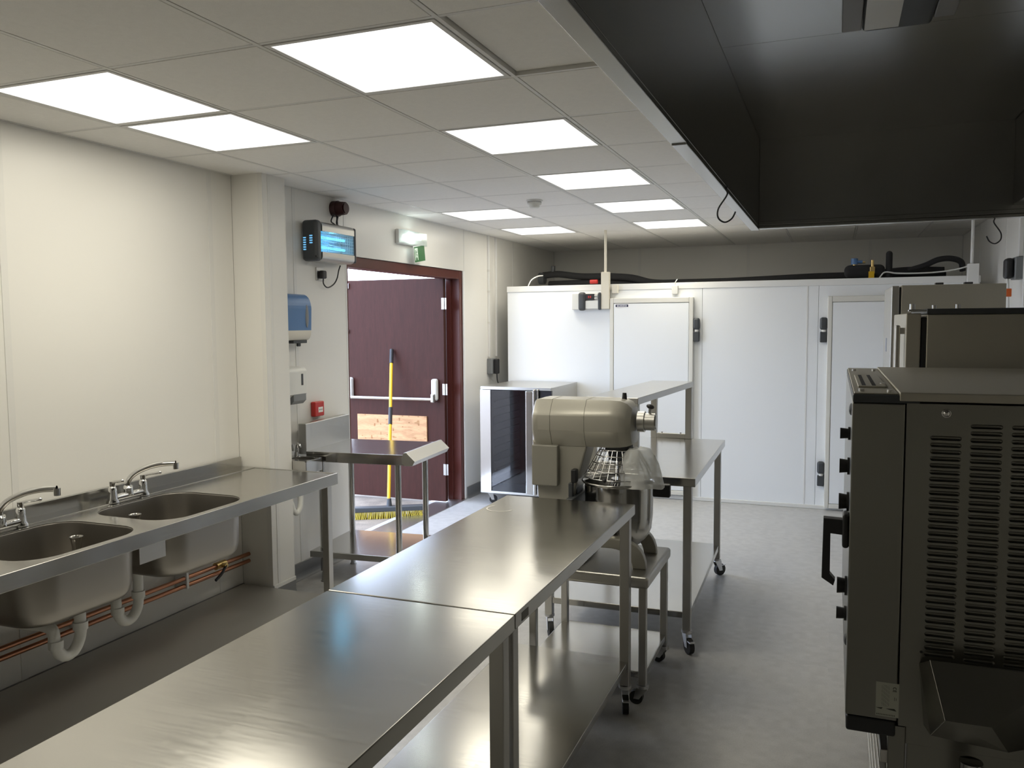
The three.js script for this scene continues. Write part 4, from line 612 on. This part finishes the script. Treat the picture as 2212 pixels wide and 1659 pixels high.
  const hd = new THREE.Shape(); [[0, 1.088], [-0.06, 1.09], [-0.062, 0.935], [-0.036, 0.918], [-0.033, 0.93], [-0.046, 0.945], [-0.046, 1.055], [0, 1.052]].forEach(([a, b], i) => (i ? hd.lineTo(x0 + a, b) : hd.moveTo(x0 + a, b))); hd.closePath(); part('door_handle', at(extr(hd, 0.028, 0.002), 0, 0, -2.295), M.black, o);
  // bent metal deflector low on the side
  const cv = new ConvexGeometry([[0.21, 0.755, z0], [0.228, 0.789, -2.16], [0.5, 0.789, -2.16], [0.5, 0.77, z0], [0.252, 0.69, -2.06], [0.229, 0.622, -2.12], [0.345, 0.69, -2.06], [0.39, 0.61, -2.12], [0.224, 0.6, z0], [0.5, 0.6, z0]].map((p) => new THREE.Vector3(...p))); part('deflector', muv(cv), M.ovenSteel, o);
  part('outlet_pipe', [cyl(0.32, 0.5, -2.15, 0.026, 0.026, 0.12, 'y', 24)], M.chrome, o);
  part('folded_edge', rod([0.228, 0.789, -2.16], [0.252, 0.69, -2.06], 0.0014, 6), M.ovenSteel, o); part('folded_edge', rod([0.252, 0.69, -2.06], [0.229, 0.622, -2.12], 0.0016, 6), M.ovenSteel, o); part('folded_edge', rod([0.252, 0.69, -2.06], [0.345, 0.69, -2.06], 0.0014, 6), M.ovenSteel, o);
  const st = thing('oven_stand', 'dark steel stand with tray runners under the convection oven', 'stand');
  for (const [x, z] of [[0.165, z0 - 0.03], [1.04, z0 - 0.03], [0.165, z1 + 0.03], [1.04, z1 + 0.03]]) part('leg', bx(x - 0.02, x + 0.02, 0, y0 - 0.002, z - 0.02, z + 0.02, 0.003), M.ovenSteel, st);
  part('top_rail', [bx(0.185, 1.02, y0 - 0.05, y0 - 0.003, z0 - 0.045, z0 - 0.02, 0.002), bx(0.15, 0.17, y0 - 0.05, y0 - 0.003, z1 + 0.05, z0 - 0.05, 0.002)], M.ovenSteel, st); part('side_sheet', bx(0.19, 1.02, 0.12, y0 - 0.05, z0 - 0.03, z0 - 0.026, 0.001), M.ovenSteel, st); part('low_shelf', bx(0.15, 1.05, 0.1, 0.12, z1 + 0.02, z0 - 0.02, 0.002), M.satin, st);
  for (let k = 0; k < 5; k++) part('tray_runner', bx(0.128, 0.148, y0 - 0.11 - k * 0.075, y0 - 0.075 - k * 0.075, z1 + 0.05, z0 - 0.02, 0.003), M.satin, st);
}
{
  const f = thing('upright_cabinet', 'steel upright cabinet with its door ajar behind the convection oven', 'cabinet', [0, 0, 0]), z0 = -3.5, z1 = -4.2, y1 = 1.625;
  part('body', bx(0.323, 1.1, 0.1, y1, z1, z0, 0.004), M.matteSteel, f); part('top_trim', bx(0.322, 1.102, y1, y1 + 0.022, z1, z0 + 0.002, 0.003), M.darkGrey, f); part('gasket', bx(0.304, 0.323, 0.12, y1 - 0.01, z1 + 0.01, z0 - 0.008, 0.004), M.black, f);
  const d = part('door', bx(0.251, 0.303, 0.11, y1 + 0.005, z1, z0 - 0.002, 0.005), M.matteSteel, f); part('door_handle', [bx(0.218, 0.236, 0.6, 1.585, z0 - 0.08, z0 - 0.05, 0.006), bx(0.23, 0.252, 1.55, 1.575, z0 - 0.078, z0 - 0.052, 0.003), bx(0.23, 0.252, 0.61, 0.64, z0 - 0.078, z0 - 0.052, 0.003)], M.satin, d);
  part('top_hinge', [bx(0.26, 0.36, y1 + 0.012, y1 + 0.02, z0 - 0.05, z0 - 0.02, 0.003), cyl(0.275, y1 + 0.026, z0 - 0.035, 0.011, 0.011, 0.03, 'y', 12), cyl(0.35, y1 + 0.028, z0 - 0.035, 0.009, 0.009, 0.016, 'y', 6), cyl(0.43, y1 + 0.03, z0 - 0.035, 0.009, 0.009, 0.016, 'y', 6)], M.zinc, f);
  for (const [x, z] of [[0.36, z0 - 0.05], [1.05, z0 - 0.05], [0.36, z1 + 0.05], [1.05, z1 + 0.05]]) part('foot', cyl(x, 0.05, z, 0.022, 0.018, 0.1), M.zinc, f);
}
{
  const f = thing('tall_refrigerator', 'tall steel refrigerator farthest along the right wall near the cold room', 'refrigerator', [0, 0, 0]), z0 = -5.0, z1 = -5.72, y1 = 1.795;
  part('body', bx(0.332, 0.832, 0.12, y1, z1, z0, 0.004), M.matteSteel, f); part('gasket', bx(0.322, 0.332, 0.14, y1 - 0.01, z1 + 0.01, z0 - 0.006, 0.002), M.black, f);
  for (const [a, b] of [[1.29, y1 - 0.002], [0.13, 1.282]]) { const d = part('door', bx(0.284, 0.322, a, b, z1, z0, 0.005), M.satin, f); part('door_handle', [bx(0.25, 0.268, a < 1 ? b - 0.02 : a + 0.02, a < 1 ? b - 0.008 : a + 0.032, z0 - 0.35, z0 - 0.06, 0.003), bx(0.262, 0.285, a < 1 ? b - 0.02 : a + 0.02, a < 1 ? b - 0.008 : a + 0.032, z0 - 0.075, z0 - 0.06, 0.002)], M.chrome, d); }
  part('display', bx(0.282, 0.285, 1.42, 1.5, z0 - 0.45, z0 - 0.36, 0), std(lin(0.3, 0.33, 0.42), 0.4), f); part('top_hinge', [bx(0.5, 0.54, y1, y1 + 0.012, z0 - 0.08, z0 - 0.03, 0.003), bx(0.64, 0.68, y1, y1 + 0.012, z0 - 0.08, z0 - 0.03, 0.003)], M.darkGrey, f);
  for (const [x, z] of [[0.37, z0 - 0.05], [0.79, z0 - 0.05], [0.37, z1 + 0.05], [0.79, z1 + 0.05]]) part('foot', cyl(x, 0.06, z, 0.022, 0.018, 0.12), M.zinc, f);
}
renderer.render(scene, camera);
